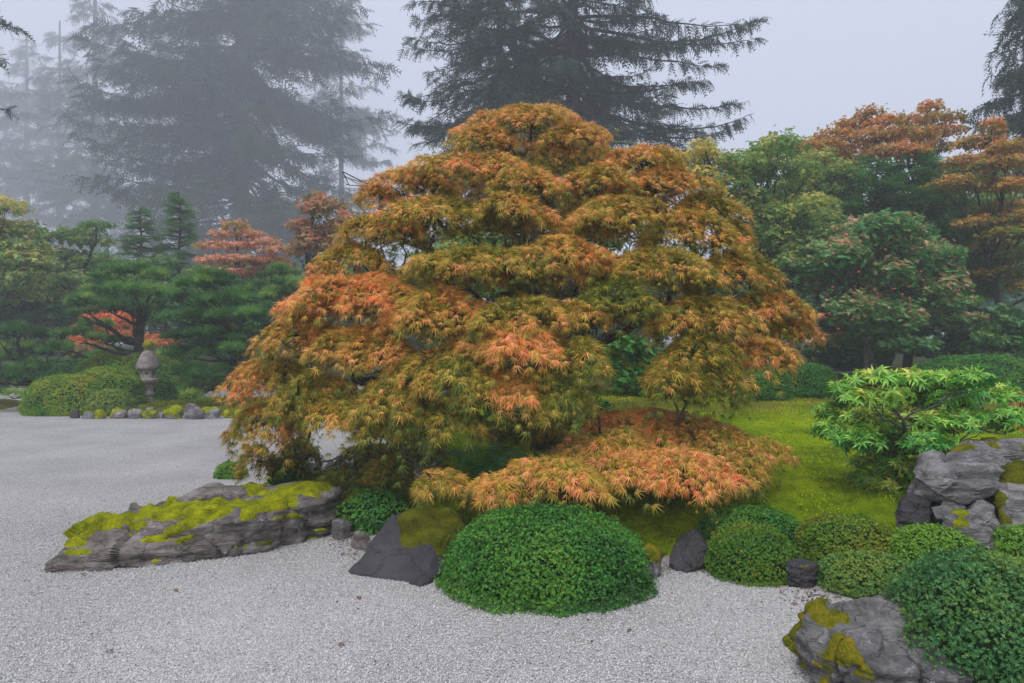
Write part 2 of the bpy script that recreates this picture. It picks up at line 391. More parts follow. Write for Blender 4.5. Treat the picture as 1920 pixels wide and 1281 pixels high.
# ------------------------------------------------------------------ terrain
ISLAND = np.array([(-2.0, 60), (-2.0, 13.6), (-2.4, 9.6), (-3.0, 8.5), (-3.45, 7.5), (-3.1, 6.5), (-1.95, 6.25), (-1.5, 6.05), (-1.15, 5.35), (-.6, 5.05),
                   (.2, 4.75), (.9, 5.1), (1.4, 5.15), (1.9, 5.05), (2.05, 4.75), (1.95, 4.3), (1.75, 3.75), (1.95, 3.0), (2.4, -2), (60, -2), (60, 60)])
ISLET = np.array([(-11.0, 15.45), (-8.0, 15.35), (-5.6, 15.3), (-4.7, 16), (-4.5, 18.2), (-6, 19.6), (-11, 20), (-12, 17.5)])
ISLET2 = np.array([(-40, 15.6), (-13, 15.9), (-12.3, 16.6), (-12.9, 19), (-16, 20.5), (-40, 20.5)])
def inside(poly, x, y):
    """signed distance, positive within"""
    d = np.full(x.shape, 1e9); ins = np.zeros(x.shape, bool)
    for (ax, ay), (bx, by) in zip(poly, np.roll(poly, -1, 0)):
        ex, ey = bx - ax, by - ay
        t = np.clip(((x - ax) * ex + (y - ay) * ey) / (ex * ex + ey * ey), 0, 1)
        d = np.minimum(d, np.hypot(x - ax - t * ex, y - ay - t * ey))
        if ay != by:
            ins ^= ((ay > y) != (by > y)) & (x < ex * (y - ay) / ey + ax)
    return np.where(ins, d, -d)
def H(x, y):
    x, y = np.asarray(x, float), np.asarray(y, float)
    s = inside(ISLAND, x, y)
    p = np.stack([x * .8, y * .8, 0 * x], -1)
    low = 1 - .85 * sstep(1.5, 2.1, x) * (1 - sstep(5.2, 6.3, y))
    a = -.1 + (.12 * sstep(-.12, .4, s) + .34 * low * sstep(.1, 1.9, s)) + .03 * np.clip(y - 8, 0, 14) * sstep(0, 3, s) * .8 + .03 * vnoise(p) * sstep(0, 1, s)
    b = -.1 + .25 * sstep(-.1, .9, np.maximum(inside(ISLET, x, y), inside(ISLET2, x, y)))
    c = -.1 + .5 * sstep(23, 30, y) + .6 * sstep(30, 60, y)
    return np.maximum(np.maximum(a, b), c)
def hz(x, y): return float(H(np.array([x]), np.array([y]))[0])

def grid(x0, x1, y0, y1, nx, ny):
    X, Y = np.meshgrid(np.linspace(x0, x1, nx), np.linspace(y0, y1, ny))
    i = (np.arange(ny - 1)[:, None] * nx + np.arange(nx - 1)[None]).ravel()
    return X.ravel(), Y.ravel(), np.stack([i, i + 1, i + nx + 1, i + nx], -1)

X, Y, Fg = grid(-235, 235, -19, 268, 236, 145)
tag(link('ground', mesh('ground', np.stack([X, Y, H(X, Y) - .14 - .6 * (1 - sstep(22, 26, Y))], -1), [Fg], smooth=True), M['soil']), 'dark mossy forest floor under the trees', kind='structure')
X, Y, Fg = grid(-45, 8, -8, 27, 160, 106)
tag(link('gravel_bed', mesh('gravel_bed', np.stack([X, Y, .006 * vnoise(np.stack([X * .7, Y * .7, 0 * X], -1))], -1), [Fg], smooth=True), M['gravel']), 'raked pale grey gravel bed', kind='structure')
X, Y, Fg = grid(-4, 19, 2.4, 26, 200, 205)
Z = H(X, Y) + .022 * fbm(np.stack([X * 2.6, Y * 2.6, 0 * X], -1), 4)
tag(link('moss_bank', mesh('moss_bank', np.stack([X, Y, Z], -1), [Fg], smooth=True), M['lawn']), 'bright moss bank under the maple', kind='structure')
X, Y, Fg = grid(-13 - 8, -4, 15, 21, 180, 70)
Z = H(X, Y) + .012 * fbm(np.stack([X * 4, Y * 4, 0 * X], -1), 3)
tag(link('moss_islet', mesh('moss_islet', np.stack([X, Y, Z], -1), [Fg], smooth=True), M['lawn']), 'low mossy islet in the gravel around the lantern', kind='structure')
X, Y, Fg = grid(8.2, 17, 20.2, 21.3, 20, 4)
tag(link('path', mesh('path', np.stack([X, Y, H(X, Y) + .09], -1), [Fg]), M['gravel']), 'grey gravel path behind the shrubs', kind='structure')

# gravel stones that show singly in the foreground
def gravel_stones():
    n = 170000
    x, y = U(-6.2, 2.2, n), 3.0 + 6.0 * U(0, 1, n) ** 1.5
    k = (inside(ISLAND, x, y) < .05) & (U(0, 1, n) > sstep(5.5, 9, y)); x, y = x[k], y[k]; n = len(x)
    me = bpy.data.meshes.new('gravel'); P = np.stack([x, y, U(.0, .006, n)], -1)
    me.vertices.add(n); me.vertices.foreach_set('co', P.astype(np.float32).ravel())
    me.attributes.new('shade', 'FLOAT', 'POINT').data.foreach_set('value', U(0, 1, n).astype(np.float32))
    me.attributes.new('turn', 'FLOAT_VECTOR', 'POINT').data.foreach_set('vector', U(0, 6.28, (n, 3)).astype(np.float32).ravel())
    me.attributes.new('size', 'FLOAT_VECTOR', 'POINT').data.foreach_set('vector', (U(.6, 1.3, (n, 3)) * U(.6, 1.25, (n, 1)) * .0048).astype(np.float32).ravel())
    o = link('gravel', me, M['stone'], kind='stuff'); tag(o, 'loose pale gravel chips in the foreground', 'gravel')
    ng = bpy.data.node_groups.new('gravel_chips', 'GeometryNodeTree')
    ng.interface.new_socket('Geometry', in_out='INPUT', socket_type='NodeSocketGeometry'); ng.interface.new_socket('Geometry', in_out='OUTPUT', socket_type='NodeSocketGeometry')
    nn = ng.nodes.new; gi, go = nn('NodeGroupInput'), nn('NodeGroupOutput')
    ico = nn('GeometryNodeMeshIcoSphere'); ico.inputs['Radius'].default_value = 1; ico.inputs['Subdivisions'].default_value = 1
    sm = nn('GeometryNodeSetMaterial'); sm.inputs['Material'].default_value = M['stone']; ng.links.new(ico.outputs[0], sm.inputs[0])
    ip = nn('GeometryNodeInstanceOnPoints'); ng.links.new(gi.outputs[0], ip.inputs['Points']); ng.links.new(sm.outputs[0], ip.inputs['Instance'])
    for nm, sk in (('turn', 'Rotation'), ('size', 'Scale')):
        a = nn('GeometryNodeInputNamedAttribute'); a.data_type = 'FLOAT_VECTOR'; a.inputs['Name'].default_value = nm
        ng.links.new(a.outputs[0], ip.inputs[sk])
    ng.links.new(ip.outputs[0], go.inputs[0])
    md = o.modifiers.new('chips', 'NODES'); md.node_group = ng
gravel_stones()

# ------------------------------------------------------------------ rocks
_bm = bmesh.new(); bmesh.ops.create_icosphere(_bm, subdivisions=5, radius=1)
ICO_V = np.array([v.co for v in _bm.verts]); _bm.verts.ensure_lookup_table(); ICO_F = np.array([[v.index for v in f.verts] for f in _bm.faces]); _bm.free()
_bm = bmesh.new(); bmesh.ops.create_icosphere(_bm, subdivisions=3, radius=1)
ICO3_V = np.array([v.co for v in _bm.verts]); ICO3_F = np.array([[v.index for v in f.verts] for f in _bm.faces]); _bm.free()

_bm = bmesh.new(); bmesh.ops.create_icosphere(_bm, subdivisions=6, radius=1)
ICO6 = (np.array([v.co for v in _bm.verts]), np.array([[v.index for v in f.verts] for f in _bm.faces])); _bm.free()

def vnormals(V, Fc):
    fn = np.cross(V[Fc[:, 1]] - V[Fc[:, 0]], V[Fc[:, 2]] - V[Fc[:, 0]])
    n = np.zeros_like(V)
    for i in range(3): np.add.at(n, Fc[:, i], fn)
    return norm(n)

def hull_shape(pts, p=22., ico=(ICO_V, ICO_F)):
    pts = np.asarray(pts, float)
    bm = bmesh.new()
    for q in pts: bm.verts.new(q)
    bmesh.ops.convex_hull(bm, input=bm.verts[:])
    c = pts.mean(0); dims = np.maximum(pts.max(0) - pts.min(0), 1e-3)
    bm.normal_update()
    nn = np.array([f.normal for f in bm.faces]); pp = np.array([f.verts[0].co for f in bm.faces]); bm.free()
    D = norm(ico[0] * dims)
    h = np.maximum(((pp - c) * nn).sum(1), 1e-3)
    q = np.maximum(D @ nn.T / h, 0)
    qm = q.max(1, keepdims=True)
    t = 1 / (qm[:, 0] * ((q / qm) ** p).sum(1) ** (1 / p))
    return c + D * t[:, None], ico[1]

def moss_on(parent, V, Fc, Nn, mask, thick, mat, tuft, seedden=1.0):
    keep = mask[Fc].max(1) > 0
    if keep.sum() < 4: return
    use = np.unique(Fc[keep]); idx = np.full(len(V), -1); idx[use] = np.arange(len(use))
    lump = .5 + .7 * np.clip(.5 + .5 * vnoise(V * 14), 0, 1)
    Vm = V + Nn * (thick * np.clip(mask, 0, 1) ** .6 * lump - .004)[:, None]
    parts = [(Vm[use], [idx[Fc[keep]]], np.zeros(len(use)))]
    fk = idx[Fc[keep]]; lab = np.arange(len(use))
    while True:                                       # connected cushions
        mn = lab[fk].min(1); new = lab.copy()
        for q in range(3): np.minimum.at(new, fk[:, q], mn)
        new = new[new]
        if (new == lab).all(): break
        lab = new
    Vu = Vm[use]
    for q in np.unique(lab):
        fq = fk[lab[fk[:, 0]] == q]
        if len(fq) < 12: continue
        uq = np.unique(fq); ix = np.zeros(len(use), int); ix[uq] = np.arange(len(uq))
        link('moss', mesh('moss', Vu[uq], [ix[fq]], smooth=True), mat, parent)
    # short upright moss shoots
    f = Fc[keep]; a = np.linalg.norm(np.cross(V[f[:, 1]] - V[f[:, 0]], V[f[:, 2]] - V[f[:, 0]]), axis=1) / 2
    n = int(min(a.sum() / tuft ** 2 * 1.1 * seedden, 26000)); ch = rng.choice(len(f), n, p=a / a.sum())
    w = rng.dirichlet((1, 1, 1), n); P = (Vm[f[ch]] * w[..., None]).sum(1); Q = norm((Nn[f[ch]] * w[..., None]).sum(1))
    mk = (mask[f[ch]] * w).sum(1)
    if (mk > .12).sum() < 5: return
    g = mk > .12; P, Q = P[g], Q[g]
    z = norm(Q + rng.normal(size=Q.shape) * .55 + [0, 0, .3])
    R = frame(rdir(len(P)), z); x = np.cross(R[..., 1], z); R = np.stack([norm(x), norm(np.cross(z, x)), z], -1)
    tint = np.clip(.5 + .35 * vnoise(P * 6) + rng.normal(size=len(P)) * .12, 0, 1)
    return foliage('moss_shoots', [scatter(T['spike'], P - z * tuft * .3, R, U(.5, 1.1, len(P)) * tuft, tint)], mat if mat.name == 'rust_moss' or mat.name == 'dull_moss' else M['moss_tuft'], parent)

def rock(label, pts, mat='rock', p=22., rough=.05, strata=0., freq=2.2, moss=None, ico=None, group=None, name='rock', cracks=0., facet=.03):
    ic = ico or (ICO_V, ICO_F)
    V, Fc = hull_shape(pts, p, ic)
    dims = V.max(0) - V.min(0); s = float(dims.mean())
    sd = U(0, 50, 3)
    Nn = vnormals(V, Fc)
    d = rough * s * fbm(V * freq / s * 1.6 + sd, 5)
    d += .35 * rough * s * (1 - 2 * np.abs(vnoise(V * freq / s * 3 + sd + 9)))
    if strata:
        zz = V[:, 2] + .12 * s * vnoise(V * 1.5 / s + sd)
        d += strata * fbm(np.stack([V[:, 0] * 1.2 / s, V[:, 1] * 1.2 / s, zz * 9 / max(dims[2], .05)], -1) + sd, 3) * (1 - np.abs(Nn[:, 2]))
    for kc, am in ((16, facet), (70, facet * .38)):
        if not facet: break
        cp = V[rng.integers(0, len(V), kc)]; dist = np.linalg.norm((V + .12 * s * np.stack([vnoise(V * 4 / s + sd + q) for q in (1, 5, 9)], -1))[:, None] - cp[None], axis=2); ci = dist.argmin(1)
        tl = rng.normal(size=(kc, 3)); d += s * am * (rng.normal(size=kc)[ci] * .6 + 1.6 * ((V - cp[ci]) * tl[ci]).sum(1) / s)
    if cracks:
        q = np.abs(vnoise(V * 3.2 / s * np.array([1, 1, .7]) + sd + 30)); d -= cracks * np.exp(-(q / .05) ** 2)
    V = V + Nn * d[:, None]
    c = V.mean(0); base = np.array([c[0], c[1], V[:, 2].min()])
    e = empty(name, base, label, 'rock', group)
    me = mesh('stone', V, [Fc], smooth=True); me.set_sharp_from_angle(angle=math.radians(32)); o = link('stone', me, M[mat], e)
    if moss:
        Nn = vnormals(V, Fc)
        for (fn, thick, mm, tuft) in moss:
            moss_on(e, V, Fc, Nn, fn(V, Nn), thick, M[mm], tuft)
    return e

# the long flat mossy rock at left
g = lambda x, y, z=0: (x, y, z)
slab = [g(-3.46, 5.03, -.06), g(-2.9, 5.12, -.06), g(-2.04, 5.44, -.06), g(-1.62, 5.96, -.06), g(-1.6, 6.7, -.06), g(-2.8, 6.65, -.06), g(-3.66, 5.85, -.06),
        g(-3.42, 5.06, .03), g(-2.9, 5.16, .13), g(-2.45, 5.31, .27), g(-2.02, 5.47, .31), g(-1.62, 6.0, .33), g(-1.6, 6.6, .35), g(-2.3, 6.5, .35), g(-2.9, 6.3, .32), g(-3.5, 5.75, .22), g(-3.35, 5.35, .16)]
def slab_moss(V, Nn):
    m = -.06 + .8 * vnoise(V * np.array([4.2, 6.5, 2]) + 3.7) + .6 * vnoise(V * 10 + 1) + 1.3 * (Nn[:, 2] - .85) + .35 * np.exp(-((V[:, 1] - 5.75 - .28 * (V[:, 0] + 2.5)) / .16) ** 2)
    bare = np.exp(-(((V[:, 0] + 2.65) / .5) ** 2 + ((V[:, 1] - 6.2) / .2) ** 2)) + .6 * np.exp(-(((V[:, 0] + 2.9) / .25) ** 2 + ((V[:, 1] - 5.45) / .1) ** 2))
    return np.where(Nn[:, 2] > .5, np.clip((m - 1.1 * bare) * 2.2, -1, 1), -1)
rock('long flat rock in the gravel with bright moss cushions along its top', slab, 'brown_rock', 60, .04, .022, 2.6, [(slab_moss, .06, 'moss', .016)], ICO6, name='mossy_rock', cracks=.03, facet=.026)

# dark smooth boulder with a moss cap
bd = [W(652, 1075, 5.0), W(795, 1102, 4.71), W(842, 1060, 5.0), W(880, 1000, 5.4), g(-.5, 5.9, -.05), g(-1.15, 5.6, -.05), W(740, 962, 5.45), W(790, 952, 5.5), W(870, 958, 5.6), W(700, 1000, 5.2), W(805, 1045, 4.95)]
bd = [(q[0], q[1], max(q[2], -.05)) for q in bd] + [g(-1.2, 5.05, -.06), g(-.62, 4.74, -.06), g(-.45, 5.0, -.06)]
def cap(V, Nn):
    a = (V[:, 0] + .62) / .22; b = (V[:, 1] - 5.38) / .34
    return np.clip((1.05 - np.hypot(a, b) + .25 * vnoise(V * 6)) * 2.5, -1, 1)
rock('smooth dark boulder wearing a round cap of dark moss', bd, 'dark_rock', 34, .026, .012, 2.2, [(cap, .05, 'dull_moss', .014)], name='boulder', cracks=.012, facet=.008)

# front right rock
fr = [g(1.40, 3.32, -.05), g(1.66, 2.95, -.05), g(2.0, 2.92, -.05), g(2.2, 3.4, -.05), g(2.15, 3.95, -.05), g(1.5, 3.95, -.05),
      W(1508, 1165, 3.42), W(1525, 1142, 3.55), W(1590, 1118, 3.65), W(1690, 1116, 3.68), g(2.2, 3.6, .34), W(1500, 1225, 3.30), W(1620, 1262, 3.06), g(2.0, 3.0, .22), W(1560, 1150, 3.4)]
fr = [(q[0] + .07, q[1], q[2]) for q in fr]
def fr_moss(V, Nn):
    m = vnoise(V * 4.5 + 8) * .9 + .5 * vnoise(V * 11) - .1
    e = np.exp(-((V[:, 0] - 1.55) / .1) ** 2) * .8 + .3 * np.exp(-((V[:, 0] - 1.72 - .5 * (3.5 - V[:, 1])) / .05) ** 2)
    return np.clip((m + e - .45) * 2.5, -1, 1) * (Nn[:, 2] > -.1)
rock('fissured grey rock with rusty moss in front of the large clipped dome', fr, 'rock', 40, .055, .03, 3.4, [(fr_moss, .025, 'rust_moss', .012)], ICO6, cracks=.05, facet=.026)

# rock group at right
def up_moss(f=4., off=0., th=.2, up=.6):
    return lambda V, Nn: np.clip((vnoise(V * f + off) * .9 + .3 * vnoise(V * 13) + up * (Nn[:, 2] - .6) - th) * 2.5, -1, 1) * (Nn[:, 2] > 0)
R1 = [W(1705, 930, 5.15), W(1738, 850, 5.35), W(1800, 843, 5.6), W(1882, 855, 5.6), W(1892, 882, 5.3), W(1862, 925, 5.05), W(1790, 945, 4.95), W(1740, 900, 5.0), W(1850, 868, 5.05), W(1720, 940, 5.9), W(1880, 930, 5.9)]
rock('square topped grey boulder crowning the rock pile at right', R1, 'rock', 30, .035, .02, 2.2, [(up_moss(5, 2, .75, .2), .012, 'moss', .012)], cracks=.02)
R2 = [W(1678, 1000, 5.1), W(1685, 968, 5.15), W(1718, 962, 5.2), W(1738, 985, 5.0), W(1730, 1010, 4.95), W(1690, 1030, 5.0), W(1700, 960, 5.6), W(1740, 1010, 5.6)]
rock('small angular rock at the left foot of the rock pile', R2, 'rock', 30, .04, .02, ico=(ICO3_V, ICO3_F))
R3 = [W(1752, 975, 4.95), W(1745, 950, 5.0), W(1790, 932, 5.0), W(1815, 950, 4.95), W(1800, 972, 4.9), W(1760, 990, 5.3), W(1810, 990, 5.3)]
rock('small rounded rock wedged under the square topped boulder', R3, 'rock', 26, .045, .01, ico=(ICO3_V, ICO3_F))
R3b = [W(1690, 945, 5.1), W(1712, 925, 5.15), W(1745, 935, 5.05), W(1745, 985, 5.0), W(1715, 985, 5.0), W(1685, 975, 5.1), W(1730, 930, 5.6), W(1730, 990, 5.6)]
rock('dark jagged rock below the left edge of the square topped boulder', R3b, 'dark_rock', 30, .05, .03)
R4 = [W(1755, 1010, 4.85), W(1770, 955, 4.95), W(1835, 940, 5.0), W(1880, 985, 4.9), W(1868, 1035, 4.75), W(1800, 1045, 4.75), W(1745, 1035, 4.85), W(1790, 960, 5.7), W(1880, 1000, 5.7), W(1820, 985, 4.78)]
rock('large cracked rock at the foot of the pile behind the low azalea', R4, 'rock', 28, .045, .02, 2.6, [(up_moss(5, 5, .55, .2), .015, 'moss', .012)], cracks=.04)
R5 = [W(1865, 1030, 4.85), W(1862, 950, 5.0), W(1890, 880, 5.2), W(1960, 850, 5.4), W(2080, 880, 5.3), W(2100, 1040, 4.8), W(1960, 1050, 4.7), W(1950, 930, 5.0), W(2050, 900, 6), W(1900, 900, 6.0)]
rock('mossy rock cut by the right edge of the picture', R5, 'rock', 24, .05, .02, 2.6, [(up_moss(4, 7, .15, .2), .03, 'dull_moss', .014)])
R6 = [W(1770, 850, 5.75), W(1800, 832, 5.8), W(1870, 826, 5.9), W(1990, 832, 5.9), W(2000, 880, 5.7), W(1780, 880, 5.7), W(1850, 830, 6.4), W(1960, 840, 6.4), W(1900, 845, 5.65)]
rock('rust mossed rock behind the square topped boulder', R6, 'rock', 24, .05, .02, 2.6, [(up_moss(6, 1, .0, .2), .03, 'rust_moss', .012)])

def pebble(label, l, r, t, b, z0=0., mat='rock', moss=None, sq=.85, group=None, name='rock', dep=.8):
    d = (CAM_Z - z0) * F / (b - 640.5); w = (r - l) / F * d / 2; h = (b - t) / F * d
    c = W((l + r) / 2, b, d); a = rng.integers(10, 15)
    q = rdir(a) ; q[:, 2] = np.abs(q[:, 2]); q = np.sign(q) * np.abs(q) ** .7
    pts = q / np.abs(q).max(0) * np.array([w, w * dep, h * 1.03]) + c + np.array([0, w * dep, 0])
    low = np.array([[-w, 0, 0], [w, 0, 0], [0, -w * dep, 0], [0, w * dep, 0], [-w * .6, -w * dep * .6, 0], [w * .7, -w * dep * .7, 0]]) * sq + c + np.array([0, w * dep, -.06])
    return rock(label, np.concatenate([pts, low]), mat, 20, .05, .01, 2.4, moss, (ICO3_V, ICO3_F) if r - l < 60 else None, group, name)
pebble('small grey stone beside the leafy shrub, nearest the long flat rock', 613, 655, 976, 1014)
pebble('low brown stone touching the left of the dark boulder', 652, 697, 999, 1034, mat='brown_rock')
pebble('round stone with a full moss cap right of the big clipped dome', 1196, 1248, 1030, 1086, mat='rock', moss=[(up_moss(3, 2, -.3, .6), .035, 'rust_moss', .014)])
dk = [W(1255, 1045, 5.2), W(1262, 1020, 5.25), W(1300, 993, 5.3), W(1318, 1010, 5.2), W(1322, 1060, 5.05), W(1290, 1075, 4.98), W(1262, 1066, 5.05), W(1300, 1000, 5.7), W(1320, 1060, 5.7), W(1280, 1090, 5.2)]
rock('dark pointed stone standing between the clipped mounds', dk, 'dark_rock', 34, .03, .01)
pebble('dark half buried stone between the two middle mounds', 1478, 1545, 1062, 1106, mat='dark_rock', moss=[(up_moss(6, 2, .3, .3), .012, 'rust_moss', .012)])
pebble('flat pale stone on the bank under the maple', 655, 705, 838, 858, .1, 'edge_rock')
pebble('dark stone under the hanging leaves behind the small bush', 596, 640, 868, 892, .05, 'dark_rock')
pebble('dark stone half hidden under the hanging leaves by the long rock', 556, 600, 868, 905, .05, 'dark_rock')

# edging stones of the lantern islet
mo = lambda th: [(up_moss(3.5, 4, th, .5), .05, 'moss', .03)]
EDGE = [('tiny dark edging stone next to the golden clipped azalea', 129, 148, 768, 785, None, 'dark_rock'), ('flat grey edging stone left of a moss tuft', 148, 176, 772, 786, None, 'edge_rock'),
        ('little edging stone wholly covered in bright moss', 176, 194, 772, 786, -.6, 'edge_rock'), ('long brown edging stone with moss along its top', 193, 231, 768, 786, .15, 'brown_rock'),
        ('bare squarish grey edging stone below the lantern', 229, 263, 769, 786, None, 'edge_rock'), ('low mottled edging stone half overgrown with moss', 260, 293, 773, 786, 0, 'edge_rock'),
        ('small upright grey edging stone between mossy ones', 291, 305, 771, 785, None, 'edge_rock'), ('domed edging stone with moss on its right side', 300, 337, 765, 786, -.25, 'edge_rock'),
        ('tallest pale grey boulder of the islet edge', 337, 381, 755, 787, None, 'rock'), ('white flecked edging stone with a bright moss cap', 370, 406, 767, 786, -.3, 'edge_rock'),
        ('small flat mossy edging stone near the maple', 414, 437, 772, 784, -.4, 'edge_rock'), ('last edging stone of the islet under the maple leaves', 436, 459, 769, 784, -.3, 'edge_rock')]
for lb, l, r, t, b, th, mt in EDGE:
    pebble(lb, l, r, t, b, 0, mt, mo(th) if th is not None else None, group='stones edging the lantern islet', name='edging_stone')
pebble('small stone on the moss just below the lantern', 266, 288, 764, 774, .1, 'edge_rock')
pebble('large pale stone far behind the trees at right', 1744, 1760, 662, 676, .62, 'edge_rock')

# ------------------------------------------------------------------ clipped shrubs
def dome_pts(n, e=2.5, zmin=-.2):
    d = rdir(n * 2); d = d[d[:, 2] > zmin][:n]
    r = 1 / (np.abs(d[:, 0]) ** e + np.abs(d[:, 1]) ** e + np.abs(d[:, 2]) ** e) ** (1 / e)
    return d * r[:, None]
def mound(label, l, r, t, b, z0=0., mat='azalea', leaf=.035, tint=(.45, .2), dep=.9, n=None, tpl='ros_small', e=2.4, group=None, cat='bush', name='azalea_bush', lump=.07, lf=3.5, d=None, dtop=.3):
    df = d
    if not d:
        df = (CAM_Z - z0) * F / (b - 640.5)
        for _ in range(12):
            z0 = .5 * z0 + .5 * hz(((l + r) / 2 - 960) / F * df, df); df = (CAM_Z - z0) * F / (b - 640.5)
    rx = (r - l) / 2 / F * df; rx = (r - l) / 2 / F * (df + rx * dep); ry = rx * dep
    dc = df + ry
    c = W((l + r) / 2, 640.5, dc); c[2] = z0 - .02 if not d else W(0, b, df)[2]
    zt = CAM_Z - (t - 640.5) / F * (dc + ry * dtop * (1 if t > 640 else 0)); hh = zt - c[2]
    lo = c[2] - .03
    q = c.copy(); q[2] = c[2] + hh * .34; rz = hh * .66            # widest a third of the way up
    rad = np.array([rx, ry, rz])
    o = empty(name, (c[0], c[1], c[2]), label, cat, group)
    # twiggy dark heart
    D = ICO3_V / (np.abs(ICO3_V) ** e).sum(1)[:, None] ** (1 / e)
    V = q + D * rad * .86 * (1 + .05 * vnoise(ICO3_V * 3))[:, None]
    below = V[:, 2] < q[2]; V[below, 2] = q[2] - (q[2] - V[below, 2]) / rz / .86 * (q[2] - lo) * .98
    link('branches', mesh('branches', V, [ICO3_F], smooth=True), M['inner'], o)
    A = 2 * math.pi * ((rx * ry) ** 1.6 / 2 + (rx * rz) ** 1.6 / 2 + 1e-6) ** (1 / 1.6) * 1.3
    leaf *= .52; n = int(np.clip(A / (leaf * .58) ** 2, 700, 36000))
    D = dome_pts(n, e, -.75)
    nz = vnoise(D * lf + c * 3)
    P = q + D * rad * (1 + lump * nz + .35 * lump * vnoise(D * lf * 3.1 + c) + U(-.09, .02, len(D)) + rng.exponential(.012, len(D)))[:, None]
    dn = D[:, 2] < 0; P[dn, :2] = q[:2] + (P[dn, :2] - q[:2]) * (1 - .28 * D[dn, 2:3]); P[dn, 2] = q[2] + D[dn, 2] * (q[2] - lo) * 1.0
    P = P[P[:, 2] > lo + .02]; m = len(P)
    Nn = norm((P - q) / rad ** 2 * rad.mean()); Nn[:, 2] += .35
    Nn = norm(norm(Nn) + rng.normal(size=(m, 3)) * .45)
    R = frame(np.cross(Nn, rdir(m)), Nn)
    ti = np.clip(tint[0] + tint[1] * (vnoise(P * 3.3 + 5) * 1.2 + rng.normal(size=m) * .5) + .12 * (P[:, 2] - lo) / hh, 0, 1)
    st = (U(0, 1, m) < .012) & (D[:len(P), 2] > .1 if len(D) == m else True); P[st] += Nn[st] * U(.02, .06, (int(st.sum()), 1)) * (leaf / .018)
    foliage('leaves', [scatter(T[tpl], P, R, U(.6, 1.25, m) * leaf, ti)], M[mat], o)
    return o
mound('big low dome of dark green clipped azalea in the middle foreground', 842, 1206, 952, 1178, 0, 'azalea', .034, (.4, .22), .88, 12500)
mound('huge clipped holly dome cut by the right edge of the picture', 1684, 2030, 1032, 1400, 0, 'holly', .03, (.42, .22), .9, e=2.4)
mound('clipped mound with gold speckled front beside the dark pointed stone', 1326, 1492, 984, 1127, 0, 'azalea_gold', .03, (.3, .3), .95, 5200)
mound('dark mound tucked behind the gold speckled one', 1314, 1502, 950, 1052, .15, 'azalea', .032, (.35, .2), .7, 3600)
mound('russet tinged mound on the moss right of the gold speckled one', 1500, 1682, 966, 1078, .1, 'azalea_gold', .03, (.48, .28), .9, 4500)
mound('small bright green mound in front of the russet tinged one', 1545, 1716, 1036, 1122, .02, 'holly', .032, (.55, .25), .8, 4000)
mound('yellow green mound at the foot of the rock pile', 1672, 1832, 984, 1102, .05, 'azalea', .032, (.75, .25), .8, 3000)
mound('yellow green mound at the right picture edge above the huge dome', 1852, 2000, 986, 1096, .05, 'azalea', .032, (.75, .25), .8, 2500)
mound('loose leafy low shrub between the long rock and the dark boulder', 642, 768, 918, 1004, .05, 'azalea', .04, (.5, .2), .8, 1300, 'sprig', lump=.25)
mound('small bright bush behind the long flat rock', 404, 462, 866, 915, 0, 'azalea', .035, (.7, .2), .8, 900)
mound('small dark bush under the hanging maple leaves at left', 506, 572, 852, 908, .02, 'azalea', .035, (.4, .3), .8, 900, lump=.15)
# around the lantern
mound('long golden green clipped azalea at the left end of the islet', 57, 196, 704, 787, 0, 'lime', .075, (.5, .32), .75, 4200)
mound('golden green azalea hump just left of the lantern', 140, 262, 690, 768, .1, 'lime', .075, (.42, .3), .7, 3600)
mound('small rounded bush in front of the golden azalea', 169, 245, 731, 777, .06, 'holly', .07, (.8, .2), .8, 1700)
mound('clipped azalea right of the lantern under the pine', 283, 362, 686, 768, .12, 'azalea', .07, (.45, .25), .8, 1800, d=17.9)
mound('bright green clipped hump behind the lantern', 150, 335, 662, 735, .1, 'lime', .075, (.5, .2), .6, 2800, d=18.6)
mound('dark clipped shrub behind the golden azalea', 76, 172, 672, 722, .1, 'azalea', .08, (.2, .15), .7, 1800, d=20)
mound('long dark clipped hedge hump behind the lantern at left', 146, 290, 655, 715, .1, 'azalea', .08, (.35, .2), .5, 2400, d=20.6)
mound('clipped hedge hump behind the lantern at right', 270, 372, 656, 715, .1, 'azalea', .08, (.5, .2), .6, 2200, d=20.2)

# ------------------------------------------------------------------ stone lantern
def lathe(prof, seg, c, rot=0.):
    a = rot + np.arange(seg) * 2 * math.pi / seg
    V = np.concatenate([np.stack([c[0] + r * np.cos(a), c[1] + r * np.sin(a), np.full(seg, c[2] + z)], -1) for r, z in prof])
    i = np.arange(len(prof) - 1)[:, None] * seg + np.arange(seg)[None]; j = np.arange(len(prof) - 1)[:, None] * seg + (np.arange(seg)[None] + 1) % seg
    Fc = np.stack([i, j, j + seg, i + seg], -1).reshape(-1, 4)
    caps = [np.arange(seg)[::-1][None], (np.arange(seg) + (len(prof) - 1) * seg)[None]]
    return V, [Fc] + caps
LB = W(278, 755, 17.2); LB[2] = .13
lan = empty('stone_lantern', LB, 'weathered stone lantern with mossy finial on the islet', 'lantern')
def lpart(name, prof, seg, mat, rot=0., smooth=False):
    V, Fs = lathe(prof, seg, LB, rot)
    return link(name, mesh(name, V, Fs, smooth=smooth), M[mat], lan)
lpart('base', [(.25, -.08), (.25, .0), (.2, .03)], 14, 'lantern_roof', smooth=True)
lpart('shaft', [(.158, .02), (.15, .06), (.122, .15), (.128, .21), (.152, .235), (.155, .27), (.128, .30), (.112, .37), (.122, .43), (.15, .49)], 24, 'lantern', smooth=True)
lpart('platform', [(.15, .49), (.2, .52), (.255, .565), (.26, .62), (.235, .645), (.18, .65)], 6, 'lantern', .3)
